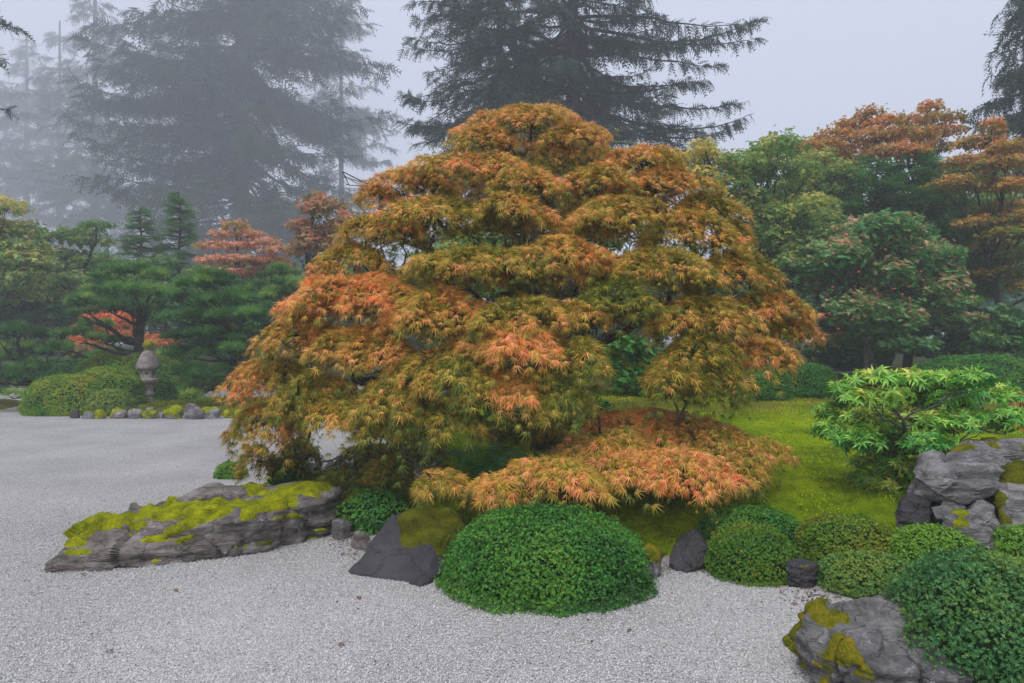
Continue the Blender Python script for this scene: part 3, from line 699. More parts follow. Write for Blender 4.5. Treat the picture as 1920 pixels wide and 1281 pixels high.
def firebox():
    Vs, Fs, o = [], [], 0
    R0, z0, z1, th = .185, .65, .885, .045
    for k in range(6):
        a0, a1 = .3 + k * math.pi / 3, .3 + (k + 1) * math.pi / 3
        p0, p1 = np.array([math.cos(a0), math.sin(a0)]) * R0, np.array([math.cos(a1), math.sin(a1)]) * R0
        hole = (.27, .73, .3, .78) if k % 3 != 1 else (.36, .64, .4, .66)
        def ring(s):
            q0, q1 = p0 * s, p1 * s
            f = lambda u, v: np.array([*(q0 + (q1 - q0) * u), z0 + (z1 - z0) * v]) + LB
            u0, u1, v0, v1 = hole
            return [f(0, 0), f(1, 0), f(1, 1), f(0, 1), f(u0, v0), f(u1, v0), f(u1, v1), f(u0, v1)]
        Vs += ring(1) + ring(1 - th / R0)
        fr = [(0, 1, 5, 4), (1, 2, 6, 5), (2, 3, 7, 6), (3, 0, 4, 7)]
        Fs += [tuple(o + i for i in q) for q in fr] + [tuple(o + 8 + i for i in q[::-1]) for q in fr]
        Fs += [tuple(o + i for i in q) for q in ((4, 5, 13, 12), (5, 6, 14, 13), (6, 7, 15, 14), (7, 4, 12, 15))]
        o += 16
    link('firebox', mesh('firebox', np.array(Vs), [np.array(Fs)]), M['lantern'], lan)
firebox()
lpart('roof', [(.28, .875), (.298, .90), (.282, .97), (.255, 1.07), (.215, 1.17), (.165, 1.26), (.11, 1.33), (.085, 1.36)], 6, 'lantern_roof', .3)
lpart('finial', [(.085, 1.355), (.07, 1.385), (.10, 1.41), (.128, 1.45), (.128, 1.49), (.10, 1.54), (.05, 1.57), (.028, 1.6), (.02, 1.63), (.004, 1.645)], 16, 'lantern_moss', smooth=True)
ms = rdir(1500); ms = ms[ms[:, 2] > -.2]; P = LB + np.array([0, 0, 1.465]) + ms * np.array([.125, .125, .09])
R = frame(rdir(len(P)), ms); x = np.cross(R[..., 1], ms); R = np.stack([norm(x), norm(np.cross(ms, x)), ms], -1)
foliage('moss', [scatter(T['spike'], P, R, U(.015, .035, len(P)), U(.2, .7, len(P)))], M['moss_tuft'], lan)

# ------------------------------------------------------------------ trees made of pads of foliage
def tri_paths(base, pads, r0, w=.06, fork=.45, trunk_pts=None):
    """trunk path from the base towards the crown, one limb to each pad"""
    top = max(pads, key=lambda p: p[0][2])[0]
    tr = trunk_pts if trunk_pts is not None else wiggle(base, top, 12, w)
    m = len(tr); rad = r0 * (1 - np.linspace(0, .82, m)); rad[0] *= 1.25
    limbs = []
    for c, rr in pads:
        hgt = np.clip((c[2] - base[2]) * U(.55, .8), (tr[-1, 2] - base[2]) * .22, None)
        i = int(np.clip(np.searchsorted(tr[:, 2] - base[2], hgt), 1, m - 1)); a = tr[i]
        p = wiggle(a, c - np.array([0, 0, rr[2] * .35]), 8, w * 1.3, -.04)
        limbs.append((p, np.linspace(rad[i] * .62, max(r0 * .05, .006), 8)))
        for _ in range(3):
            j = rng.integers(3, 7); e = c + rdir(1)[0] * rr * np.array([.8, .8, .2])
            limbs.append((wiggle(p[j], e, 5, .12), np.linspace(r0 * .10, max(r0 * .03, .004), 5)))
    return (tr, rad), limbs

def pad_leaves(c, rr, n, tpl, size, tint, droop=.4, up=.5, shell=.55, flat=True):
    u = rdir(n); u[:, 2] = np.where(U(0, 1, n) < .78, np.abs(u[:, 2]), u[:, 2] * .5)
    rad = shell + (1 - shell) * U(0, 1, n) ** .6
    q = u * rad[:, None]
    P = c + q * rr * (1 + .22 * vnoise(u * 2.6 + c * 1.7))[:, None] + rng.normal(size=(n, 3)) * rr * [.1, .1, .22]
    out = np.stack([u[:, 0], u[:, 1], 0 * u[:, 0]], -1) + rng.normal(size=(n, 3)) * .45
    y = norm(norm(out) + np.array([0, 0, -droop]) + rng.normal(size=(n, 3)) * .2)
    z = norm(u + np.array([0, 0, up]) + rng.normal(size=(n, 3)) * .35)
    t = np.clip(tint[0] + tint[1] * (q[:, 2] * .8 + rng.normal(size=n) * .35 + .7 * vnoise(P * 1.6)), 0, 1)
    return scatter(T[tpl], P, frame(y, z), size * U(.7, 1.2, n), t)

def tufts(c, rr, n, tpl, size, tint):
    K = max(5, int(n / 26)); cu = rdir(K); cu[:, 2] = np.abs(cu[:, 2]) * 1.1 - .25
    C = cu * rr * U(.55, .85, K)[:, None]; ci = rng.integers(0, K, n); ct = rng.normal(size=K) * .16
    v = rdir(n); v[:, 2] = np.where(U(0, 1, n) < .85, np.abs(v[:, 2]), v[:, 2])
    P = c + C[ci] + v * np.array([.34, .34, .42]) * np.array([rr[0], rr[1], rr[2]]) * U(.75, 1., (n, 1))
    u = norm(v * .8 + cu[ci] * .5)
    z = norm(u * np.array([1, 1, .5]) + np.array([0, 0, .75]) + rng.normal(size=(n, 3)) * .25)
    R = frame(np.cross(z, rdir(n)), z)
    t = np.clip(tint[0] - .12 + ct[ci] + tint[1] * (v[:, 2] * 1.1 + rng.normal(size=n) * .4), 0, 1)  # clumps paler on top, darker below: light and shade put into the tint
    return scatter(T[tpl], P, R, size * U(.75, 1.15, n), t)

def auto_pads(cx, cy, hw, hh, n, pw=.42, ph=.2, top=True):
    out = []
    k = 0
    while len(out) < n and k < 4000:
        k += 1
        a, b = U(-1, 1), U(-1, 1)
        if a * a + b * b > 1: continue
        s = U(.75, 1.2)
        out.append((cx + a * (hw - hw * pw * .8), cy + b * (hh - hh * ph * .8), hw * pw * s, hh * ph * s))
    return out

def pad_tree(label, cat, base, d, pads, mat, tpl='sprig', size=.1, dens=1.0, tint=(.4, .3), r0=.12, bark='bark', depth=None, group=None,
             name='tree', droop=.4, kind='leaf', zbase=None, w=.06, extra_back=1, trunk=None, cov=.55):
    pw = [p[0] for p in pads]; cxm = sum(pw) / len(pw)
    bx, by = base
    B = W(bx, by, d)
    B[2] = hz(B[0], B[1]) - .05 if zbase is None else zbase
    spread = (max(p[0] + p[2] for p in pads) - min(p[0] - p[2] for p in pads)) / 2 / F * d
    dd = depth if depth is not None else spread * .7
    P3 = []
    for i, (px, py, hw, hh) in enumerate(pads):
        off = (px - cxm) / F * d / max(spread, .1)
        rim = math.sqrt(max(.05, 1 - off * off))
        dy = -dd * rim * U(.1, .9) if i % 2 == 0 else dd * rim * U(-.4, .8)
        c = W(px, py, d + dy)
        rx = hw / F * d
        P3.append((c, np.array([rx, rx * U(.75, 1.0), hh / F * d])))
    o = empty(name, B, label, cat, group)
    tp = None if trunk is None else np.array([W(*p, d) for p in trunk])
    if tp is not None:
        t = np.linspace(0, len(tp) - 1, 14); tp = np.stack([np.interp(t, np.arange(len(tp)), tp[:, k]) for k in range(3)], -1); tp[0] = B
    (tr, rad), limbs = tri_paths(B, P3, r0, w, trunk_pts=tp)
    V, Fs = tubes([(tr, rad)], 9); link('trunk', mesh('trunk', V, Fs, smooth=True), M[bark], o)
    V, Fs = tubes(limbs, 5); link('branches', mesh('branches', V, Fs, smooth=True), M['bark' if bark == 'mossy_bark' else bark], o, 'stuff')
    parts = []
    for c, rr in P3:
        A = 3.2 * rr[0] * rr[1] + 3 * rr[0] * rr[2]
        n = int(np.clip(A / (size * cov) ** 2 * dens * (.62 if kind == 'leaf' and name != 'pieris_shrub' else .8), 40, 5000))
        ti = (tint[0] + U(-.1, .1), tint[1])
        if kind == 'leaf': parts.append(pad_leaves(c, rr, n, tpl, size, ti, droop))
        else:
            parts.append(tufts(c, rr, n, tpl, size, ti))
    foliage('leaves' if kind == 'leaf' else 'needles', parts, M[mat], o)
    return o, P3

# clipped pines round the lantern
PK = dict(kind='needle', tpl='tuft', mat='pine', name='pine_tree')
G1 = 'clipped pines around the lantern'
pad_tree('flat topped pine standing straight behind the lantern', 'tree', (259, 690), 19.3,
         [(245, 512, 46, 17), (202, 524, 28, 13), (292, 520, 30, 14), (205, 548, 52, 20), (258, 552, 60, 20), (300, 556, 38, 18), (163, 572, 40, 18), (200, 576, 45, 18), (245, 582, 55, 20), (296, 574, 36, 20), (150, 588, 28, 12), (180, 612, 40, 12), (152, 634, 44, 14), (200, 640, 40, 14), (115, 650, 26, 10)],
         size=.2, tint=(.45, .28), r0=.15, depth=1.4, group=G1, trunk=[(258, 700), (260, 650), (263, 605), (262, 585), (255, 560), (247, 525)], cov=.42, **PK)
pad_tree('tiered pine with a mossy leaning trunk right of the lantern', 'tree', (459, 755), 16.9,
         [(398, 524, 46, 14), (366, 540, 36, 18), (402, 540, 42, 18), (352, 566, 48, 15), (410, 566, 55, 15), (452, 562, 44, 16), (338, 598, 52, 14), (388, 592, 50, 14), (455, 594, 60, 15), (508, 598, 42, 13), (378, 634, 62, 14), (430, 628, 52, 14), (350, 666, 46, 14), (404, 664, 60, 16), (460, 655, 42, 18), (356, 700, 46, 16), (410, 702, 55, 16), (452, 690, 36, 16), (374, 738, 48, 16), (338, 728, 30, 16), (415, 724, 36, 16)],
         size=.21, tint=(.32, .22), r0=.13, bark='mossy_bark', depth=1.0, group=G1, trunk=[(459, 755), (458, 715), (450, 665), (437, 640), (432, 612), (412, 575), (398, 530)], cov=.42, **PK)
pad_tree('dark green pine partly hidden by the left edge of the maple', 'tree', (540, 740), 21,
         [(530, 516, 38, 15), (500, 532, 38, 15), (556, 534, 34, 16), (482, 552, 34, 15), (530, 556, 44, 18), (570, 560, 30, 16), (510, 580, 38, 15), (550, 590, 40, 15), (480, 596, 30, 12), (590, 540, 30, 20)],
         size=.2, tint=(.35, .25), r0=.13, depth=1.2, group=G1, cov=.42, **PK)
pad_tree('low spreading pine at the left edge of the picture', 'tree', (62, 748), 17.5,
         [(40, 622, 42, 13), (88, 634, 36, 12), (0, 632, 36, 14), (28, 652, 42, 14), (98, 660, 32, 11), (62, 664, 40, 13), (10, 678, 38, 14), (56, 692, 40, 13), (14, 712, 42, 14), (60, 722, 36, 13), (20, 742, 40, 14), (-40, 700, 50, 30)],
         size=.2, tint=(.28, .22), r0=.11, depth=1.1, group=G1, cov=.42, **PK)
pad_tree('green pine glimpsed through the maple crown', 'tree', (960, 620), 13.5,
         [(902, 440, 26, 12), (958, 438, 30, 12), (930, 470, 40, 14), (1000, 480, 36, 14), (880, 480, 36, 14)], size=.18, tint=(.5, .25), r0=.1, depth=.7, group=G1, cov=.45, **PK)

# broadleaf and small trees of the middle distance, left
GL = 'trees beyond the lantern islet'
pad_tree('tall yellow green maple cut by the left picture edge', 'tree', (10, 690), 25, auto_pads(-10, 480, 105, 125, 22, .45, .16), 'green', 'sprig', .17, 1, (.52, .3), .16, group=GL)
pad_tree('spreading green maple with sloping layered branches left of the small firs', 'tree', (120, 670), 28, [(180, 424, 30, 10), (140, 440, 40, 11), (95, 448, 40, 12), (170, 455, 42, 11), (60, 475, 45, 12), (120, 480, 55, 12), (180, 490, 45, 11), (80, 510, 50, 13), (150, 525, 55, 13), (50, 545, 45, 13), (110, 560, 50, 13), (170, 560, 40, 13), (70, 590, 45, 12), (130, 600, 40, 12)], 'green', 'sprig', .17, 1, (.36, .22), .15, group=GL)
pad_tree('salmon pink maple between the small firs and the brown leaved tree', 'tree', (452, 690), 27, [(440, 424, 24, 9), (415, 440, 26, 9), (465, 440, 30, 10), (395, 462, 30, 9), (440, 462, 40, 10), (495, 455, 34, 10), (520, 470, 26, 9), (395, 490, 34, 10), (450, 488, 46, 10), (505, 492, 38, 11), (420, 512, 40, 10), (475, 514, 48, 10), (530, 508, 26, 10)], 'pink', 'sprig', .15, 1, (.55, .3), .11, group=GL)
pad_tree('brownish red leaved tree just left of the big maple', 'tree', (610, 690), 24, auto_pads(608, 440, 78, 78, 22, .36, .22), 'russet', 'sprig', .16, 1, (.5, .35), .13, group=GL)
pad_tree('low orange maple glowing under the pine branches', 'tree', (212, 690), 24, [(205, 596, 45, 12), (180, 612, 36, 10), (235, 608, 30, 12), (205, 630, 50, 14), (160, 640, 32, 12), (300, 640, 36, 14)], 'orange', 'sprig', .15, 1, (.68, .2), .08, group=GL)
pad_tree('dull rust coloured shrub behind the clipped hedge humps', 'bush', (150, 690), 22.5, auto_pads(150, 662, 75, 24, 9, .4, .4), 'russet', 'sprig', .13, 1, (.4, .3), .05, group=GL, name='shrub')
pad_tree('dark leaved rhododendron mass under the left maples', 'bush', (70, 660), 26.5, auto_pads(60, 592, 115, 38, 16, .33, .35), 'dark_leaf', 'ros5', .2, 1, (.35, .25), .08, group=GL, name='shrub')
pad_tree('dark shrub behind the tiered pine', 'bush', (420, 690), 25, auto_pads(430, 600, 130, 80, 22, .3, .25), 'dark_leaf', 'ros5', .2, 1, (.45, .3), .08, group=GL, name='shrub')
pad_tree('green shrub in front of the small firs', 'bush', (300, 640), 27.5, auto_pads(310, 540, 110, 60, 18, .3, .25), 'green', 'sprig', .17, 1, (.25, .22), .08, group=GL, name='shrub')

pad_tree('mid green tree filling behind the salmon maple and the pines', 'tree', (480, 680), 31, auto_pads(470, 560, 150, 70, 26, .3, .2), 'green', 'sprig', .19, 1, (.3, .25), .12, group=GL)
pad_tree('yellow green tree behind the flat topped pine', 'tree', (170, 680), 31, auto_pads(160, 560, 130, 80, 26, .3, .2), 'green', 'sprig', .19, 1, (.42, .3), .12, group=GL)
pad_tree('green tree standing right behind the maple crown', 'tree', (960, 690), 19, auto_pads(980, 500, 210, 130, 44, .26, .16), 'green', 'sprig', .15, 1, (.3, .25), .13, group='trees behind the moss lawn')
# middle distance, right
GR = 'trees behind the moss lawn'
pad_tree('pale yellow green tree rising behind the right shoulder of the maple', 'tree', (1300, 680), 20, auto_pads(1300, 350, 92, 100, 24, .36, .14), 'green', 'sprig', .13, .8, (.66, .3), .12, group=GR)
pad_tree('tall green maple between the big maple and the dogwood', 'tree', (1430, 690), 21, auto_pads(1450, 420, 125, 165, 50, .3, .15), 'green', 'sprig', .14, 1, (.42, .3), .16, group=GR)
pad_tree('orange brown maple reaching high on thin branches behind the cypress', 'tree', (1660, 640), 25, [(1630, 215, 26, 14), (1600, 235, 36, 12), (1660, 232, 34, 12), (1570, 255, 40, 13), (1640, 258, 48, 13), (1745, 205, 26, 16), (1720, 228, 40, 13), (1775, 224, 36, 12), (1700, 255, 50, 13), (1760, 250, 44, 12), (1540, 275, 40, 12), (1600, 285, 55, 14), (1680, 288, 55, 14), (1740, 280, 45, 14)], 'orange', 'sprig', .12, 1.1, (.40, .26), .14, group=GR)
pad_tree('green tree with orange branch tips at the right picture edge', 'tree', (1870, 660), 21, [(1860, 240, 22, 16), (1835, 268, 40, 12), (1885, 280, 36, 14), (1810, 305, 40, 12), (1860, 312, 48, 14), (1915, 305, 40, 14), (1790, 345, 40, 13), (1850, 350, 55, 13), (1910, 350, 45, 14), (1880, 395, 60, 14), (1930, 410, 50, 14), (1830, 420, 40, 12), (1900, 440, 55, 14), (1850, 470, 50, 14), (1920, 480, 50, 14), (1880, 515, 60, 16), (1940, 540, 50, 16)], 'orange', 'sprig', .12, 1.1, (.24, .34), .14, group=GR, cov=.5)
pad_tree('low orange red maple peeping over the rocks at the right edge', 'tree', (1925, 860), 9, [(1915, 745, 22, 10), (1905, 770, 22, 9), (1945, 765, 36, 12), (1940, 800, 40, 14)], 'orange', 'lace', .09, 1.2, (.75, .2), .03, group=GR)
pad_tree('dark evergreen shrub mass under the dogwood', 'bush', (1590, 735), 23, auto_pads(1580, 640, 120, 75, 24, .3, .25), 'dark_leaf', 'ros5', .17, 1, (.35, .25), .07, group=GR, name='shrub')
pad_tree('dark evergreen shrub mass right of the dogwood trunk', 'bush', (1760, 720), 22.5, auto_pads(1770, 630, 110, 60, 20, .3, .25), 'dark_leaf', 'ros5', .17, 1, (.4, .25), .07, group=GR, name='shrub')
pad_tree('glossy green shrub at the right edge behind the clipped hedge', 'bush', (1880, 700), 19.5, auto_pads(1890, 640, 75, 60, 16, .36, .28), 'holly', 'ros5', .14, 1, (.45, .25), .05, group=GR, name='shrub')
pad_tree('dark green shrub seen beneath the maple branches', 'bush', (1200, 750), 15.2, auto_pads(1185, 688, 85, 66, 20, .36, .28), 'azalea', 'ros5', .12, 1, (.4, .3), .05, group=GR, name='shrub')
pad_tree('dark shrub behind the maple trunk', 'bush', (1060, 760), 16, auto_pads(1020, 690, 110, 55, 16, .36, .28), 'dark_leaf', 'ros5', .14, 1, (.4, .3), .05, group=GR, name='shrub')
pad_tree('dark shrub between the maple and the green maple', 'bush', (1380, 720), 22, auto_pads(1370, 620, 110, 80, 20, .34, .26), 'dark_leaf', 'ros5', .17, 1, (.4, .25), .05, group=GR, name='shrub')
pad_tree('low dark shrub close behind the maple trunk', 'bush', (1050, 815), 10.5, auto_pads(1040, 775, 130, 42, 14, .34, .36), 'azalea', 'ros5', .075, 1, (.25, .25), .03, group=GR, name='shrub')
mound('bright green rounded bush under the maple branches', 1200, 1300, 682, 748, .48, 'azalea', .06, (.68, .25), .8, 1500, lump=.12)
mound('dark rounded bush on the shaded moss left of the dogwood', 1382, 1480, 692, 753, .5, 'azalea', .06, (.32, .2), .8, 1500, lump=.12)
mound('dark rounded bush on the shaded moss nearest the dogwood', 1474, 1562, 682, 748, .52, 'azalea', .06, (.25, .2), .8, 1500, lump=.12)
mound('long clipped hedge behind the pieris shrub', 1712, 1960, 668, 760, .55, 'azalea', .07, (.36, .22), .6, 4200, d=15)

pad_tree('light green maple filling the gap between the green maple and the cypress', 'tree', (1545, 690), 24, auto_pads(1545, 410, 95, 130, 40, .32, .14), 'green', 'sprig', .14, 1, (.5, .3), .13, group=GR)
pad_tree('olive green maple low behind the dogwood at right', 'tree', (1800, 690), 24.5, auto_pads(1810, 430, 120, 130, 44, .3, .14), 'green', 'sprig', .14, 1, (.36, .28), .13, group=GR)
pad_tree('soft yellow green tree far behind the orange brown maple', 'tree', (1480, 660), 29, auto_pads(1500, 330, 130, 70, 26, .3, .2), 'green', 'sprig', .17, 1, (.58, .3), .13, group=GR)
# cypress: upright sprays
def cypress(label, px, py, d, hw, ytop, ybot, n, lean=0., name='conifer', tint=.5, group=None, mat='dark_leaf', fs=.5, cone=1.0):
    B = W(px, py, d); B[2] = hz(B[0], d) - .1
    zt = W(px, ytop, d)[2]; zb = W(px, ybot, d)[2]; R0 = hw / F * d
    o = empty(name, B, label, 'tree', group)
    tr = wiggle(B, (B[0] + lean, d, zt), 10, .02)
    V, Fs = tubes([(tr, np.linspace(.16, .015, 10))], 8); link('trunk', mesh('trunk', V, Fs, smooth=True), M['fir_bark'], o)
    parts, limbs = [], []
    for i in range(n):
        t = U(0, 1) ** 1.25; z = zb + (zt - zb) * t; a = U(0, 6.283)
        L = R0 * (1 - t) ** cone * U(.6, 1.1) + .12
        s = np.array([np.interp(z, tr[:, 2], tr[:, 0]), d, z]); e = s + np.array([math.cos(a) * L, math.sin(a) * L, L * U(-.15, .35)])
        p = wiggle(s, e, 6, .06, .05); limbs.append((p, np.linspace(.03, .006, 6)))
        m = max(6, int(L * 15)); k = U(.3, 1.05, m); P = np.stack([np.interp(k, np.linspace(0, 1, 6), p[:, c]) for c in range(3)], -1)
        dr = norm(e - s); sd_ = np.where(U(0, 1, m) < .5, -1, 1)[:, None] * np.cross(dr, [0, 0, 1.])
        y = norm(dr + sd_ * U(.2, 1, (m, 1)) + rng.normal(size=(m, 3)) * .25 + [0, 0, .1])
        R = frame(y, norm(np.array([0, 0, 1.]) + rng.normal(size=(m, 3)) * .4))
        parts.append(scatter(T['frond'], P, R, fs * U(.7, 1.2, m), np.clip(tint + U(-.3, .3, m), 0, 1)))
    V, Fs = tubes(limbs, 4); link('branches', mesh('branches', V, Fs), M['fir_bark'], o, 'stuff')
    foliage('needles', parts, M[mat], o)
    return o
M['cypress'] = leaf_mat('cypress_leaf', [(0, (0.042, 0.147, 0.042)), (0.5, (0.095, 0.294, 0.063)), (1, (0.336, 0.42, 0.084))], 0.3, .55, .25)
cypress('small bushy fir left of its taller neighbour', 262, 680, 30, 62, 388, 600, 150, mat='cypress', group='small conifers beyond the lantern', fs=.42)
cypress('taller small fir with a pointed top left of the salmon maple', 335, 680, 30.5, 66, 360, 600, 160, mat='cypress', group='small conifers beyond the lantern', fs=.42)
cypress('broad dark cypress behind the dogwood', 1700, 660, 23.5, 150, 285, 560, 260, .3, mat='cypress', fs=.5, cone=.7, group='conifers behind the dogwood', tint=.4)
cypress('second top of dark cypress left of the broad one', 1640, 660, 23, 90, 300, 520, 130, .1, mat='cypress', fs=.5, cone=.7, group='conifers behind the dogwood', tint=.35)

# ------------------------------------------------------------------ tall firs in the fog
def fir(label, px, d, Rm, ztop, z0, n, droop=.25, hang=.5, fs=.75, trunk_r=.45, dens=3.4, tips=(), group=None, mat='fir', tip_up=.25, name='fir_tree', tint=.45, cyl=.6, gap=.0, tpl='frond'):
    B = W(px, 640.5, d); B[2] = hz(B[0], d) - .2
    o = empty(name, B, label, 'tree', group)
    zz = np.linspace(B[2], ztop, 14); tr = np.stack([B[0] + .06 * np.sin(zz * .5), np.full(14, d), zz], -1)
    V, Fs = tubes([(tr, trunk_r * (1 - .85 * np.linspace(0, 1, 14)))], 10); link('trunk', mesh('trunk', V, Fs, smooth=True), M['fir_bark'], o)
    limbs, parts = [], []
    todo = []
    for i in range(n):
        t = U(0, 1); z = z0 + (ztop - z0) * t
        L = Rm * ((1 - t) ** .75 * (1 - cyl) + cyl * min(1, (1 - t) * 2.2)) * U(.35, 1.1) + .4
        a = U(0, 6.283)
        s = np.array([B[0], d, z]); e = s + np.array([math.cos(a) * L, math.sin(a) * L, -droop * L * U(-.2, 1.7)])
        todo.append((s, e, L))
    for (tx, ty, ddp, rise) in tips:
        e = W(tx, ty, d + ddp); L = math.hypot(e[0] - B[0], ddp); s = np.array([B[0], d, e[2] + rise]); todo.append((s, e, L))
    for s, e, L in todo:
        m0 = 10; t = np.linspace(0, 1, m0)[:, None]
        p = s + (e - s) * t; p[:, 2] += -(tip_up + U(-.35, .1)) * L * .5 * (4 * t * (1 - t))[:, 0] ; p += np.cumsum(rng.normal(size=(m0, 3)) * .03 * L / 3, 0) * (t > 0)
        limbs.append((p, np.linspace(.035 + .012 * L, .012, m0)))
        m = max(8, int(L * dens * 2.4)); k = U(.12, 1.0, m) ** .75
        P = np.stack([np.interp(k, t[:, 0], p[:, c]) for c in range(3)], -1)
        dr = norm((e - s) * [1, 1, .4]); side = np.cross(dr, [0, 0, 1.]); sg = np.where(U(0, 1, m) < .5, -1., 1.)[:, None]
        spread = U(.1, 1., (m, 1)) * (1 - k[:, None] * .5)
        P = P + side * sg * spread * fs * .5
        y = norm(dr * U(.3, 1., (m, 1)) + side * sg * spread * 1.2 + np.array([0, 0, -1.]) * hang * U(-.2, 1.3, (m, 1)) + rng.normal(size=(m, 3)) * .25)
        z = norm(np.array([0, 0, 1.]) + dr * .5 + rng.normal(size=(m, 3)) * .5)
        parts.append(scatter(T[tpl], P, frame(y, z), fs * U(.6, 1.25, m) * (1 - .35 * k), np.clip(tint + U(-.35, .35, m), 0, 1)))
    V, Fs = tubes(limbs, 4); link('branches', mesh('branches', V, Fs), M['fir_bark'], o, 'stuff')
    foliage('needles', parts, M[mat], o)
    return o
GF = 'tall firs in the fog'
fir('tall fir with a thick trunk and long drooping branches behind the maple', 1076, 43, 10.2, 34, 12, 180, .22, .75, 1.0, .62, 3.6, group=GF,
    tips=[(1440, 25, -1, -.5), (1412, 205, -1.5, .9), (1350, 118, 1, .6), (1330, 160, -2, 1.2), (1380, 225, 1, 1.6), (1300, 240, -2, 1.4), (1410, 60, 1, .2), (1250, 270, -3, 1.5), (1390, 190, 0, 1.0), (1395, 40, 0, .2), (1200, 250, -4, 1.5), (1290, 60, -3, .8)])
fir('tall fir close left of the thick trunked fir', 938, 45.5, 7.0, 34, 10.5, 200, .22, .65, 1.0, .48, 3.6, group=GF,
    tips=[(748, 172, -1, 1.1), (756, 92, 0, 1.0), (770, 0, -1, 1.0), (752, 215, -2, 1.2), (790, 260, 0, 1.6), (800, 300, -1, 1.8), (800, 130, 1, 1.2), (780, 40, 1, .9), (770, 190, 1, 1.4), (820, 230, -3, 1.4)])
fir('huge broad fir fading in the fog at left', 452, 112, 25.5, 92, 11, 380, .2, .6, 3.2, 1.7, 1.2, group=GF, tips=[(105, 208, -6, 2.0), (150, 30, -3, 3.5), (190, 130, 0, 2.6), (730, 140, 0, 3), (740, 210, 1, 3.0), (180, 60, 1, 2.6), (140, 190, 2, 2.4), (130, 215, -3, 2), (690, 60, -3, 3)])
fir('pale distant fir right behind the huge one', 640, 185, 21.0, 104, 12, 150, .2, .55, 3.2, 1.1, 1.1, group=GF)
fir('slim trunked pale fir left of the huge one', 178, 180, 21.5, 104, 22, 150, .2, .5, 3.2, 1.6, 1.0, group=GF)
fir('faintest fir near the left picture edge', 50, 235, 26.0, 106, 20, 160, .2, .5, 3.6, 1.7, .9, group=GF)
fir('faint broad fir rising behind the slim trunked one', 112, 222, 24.0, 106, 16, 110, .2, .5, 3.8, 1.5, .9, group=GF)
fir('faint fir at the far left behind the nearer branch tips', -40, 200, 22.0, 106, 16, 110, .2, .5, 3.8, 1.5, .9, group=GF)
fir('faint fir between the slim trunked and the huge one', 300, 212, 22.0, 104, 12, 150, .2, .5, 3.6, 1.5, .9, group=GF)
fir('dense dark cedar filling the upper right corner', 2010, 30, 4.0, 24, 6.0, 230, .35, .9, .9, .4, 4.2, group=GF, tpl='hang', cyl=.5, tips=[(1842, 200, 0, 1.2), (1850, 285, 0, 1.4), (1868, 130, 0, 1.0), (1880, 60, 0, 1.0), (1850, 240, -1, 1.2), (1866, 170, 1, 1.2), (1875, 20, 0, 1)])
fir('fir whose branch tips enter at the upper left corner', -150, 25, 2.4, 20, 8.0, 60, .2, .5, .6, .35, 4.2, group=GF, tips=[(25, 45, 0, .5), (22, 108, 0, .7), (15, 30, -1, .4), (14, 100, 1, .5)])

# the far wood that closes the view at ground level
def wood():
    parts = []
    for i in range(420):
        y = U(46, 70); x = U(-1, 1) * y * .95; hgt = U(1.5, 6.5) if abs(x) > 8 else U(1, 4)
        c = np.array([x, y, hgt]); rr = np.array([2.6, 2.2, 1.8]) * U(.7, 1.2)
        parts.append(pad_leaves(c, rr, 80, 'leaf', .9, (U(.2, .55), .25)))
    V, Fs, t_ = joined(parts)
    tag(link('far_wood', mesh('far_wood', V, Fs, {'tint': t_}), M['dark_leaf'], kind='stuff'), 'dim dense undergrowth far behind the garden', 'woodland')
wood()

# ------------------------------------------------------------------ dogwood with red fruit
DW, DP = pad_tree('kousa dogwood with pinkish leaves and red fruit on a single straight trunk', 'tree', (1630, 705), 19.5,
    auto_pads(1645, 530, 165, 118, 60, .24, .2) + [(1650, 425, 60, 14), (1600, 435, 45, 13), (1700, 440, 50, 13), (1550, 470, 45, 13), (1760, 480, 45, 13), (1500, 500, 36, 13), (1790, 570, 40, 14), (1500, 590, 36, 14), (1820, 600, 30, 12), (1580, 640, 50, 14), (1700, 650, 50, 14)],
    'dogwood', 'ros5', .12, .9, (.33, .3), .14, 'maple_bark', 1.9, None, 'dogwood_tree', .5, trunk=[(1630, 705), (1628, 640), (1622, 590), (1626, 520), (1640, 430)])
fm = bpy.data.materials.new('red_fruit'); fm.use_nodes = True
b_ = fm.node_tree.nodes['Principled BSDF']; b_.inputs['Base Color'].default_value = (.5, .04, .025, 1); b_.inputs['Roughness'].default_value = .5
fruit_me = mesh('fruit', ICO3_V * .03 * (1 + .08 * vnoise(ICO3_V * 9))[:, None], [ICO3_F], smooth=True); fruit_me.materials.append(fm)
for (x, y) in [(1711, 467), (1722, 490), (1610, 510), (1727, 510), (1731, 526), (1704, 538), (1677, 542), (1692, 553), (1705, 559), (1798, 545), (1561, 539), (1544, 589), (1555, 588), (1725, 584), (1695, 610), (1572, 617), (1498, 559), (1480, 583), (1598, 600), (1752, 471), (1660, 468), (1640, 545)]:
    o = bpy.data.objects.new('fruit', fruit_me); COL.objects.link(o); o.parent = DW; o.location = W(x, y, 17.2 + U(-.3, .3)) - np.array(DW.location)

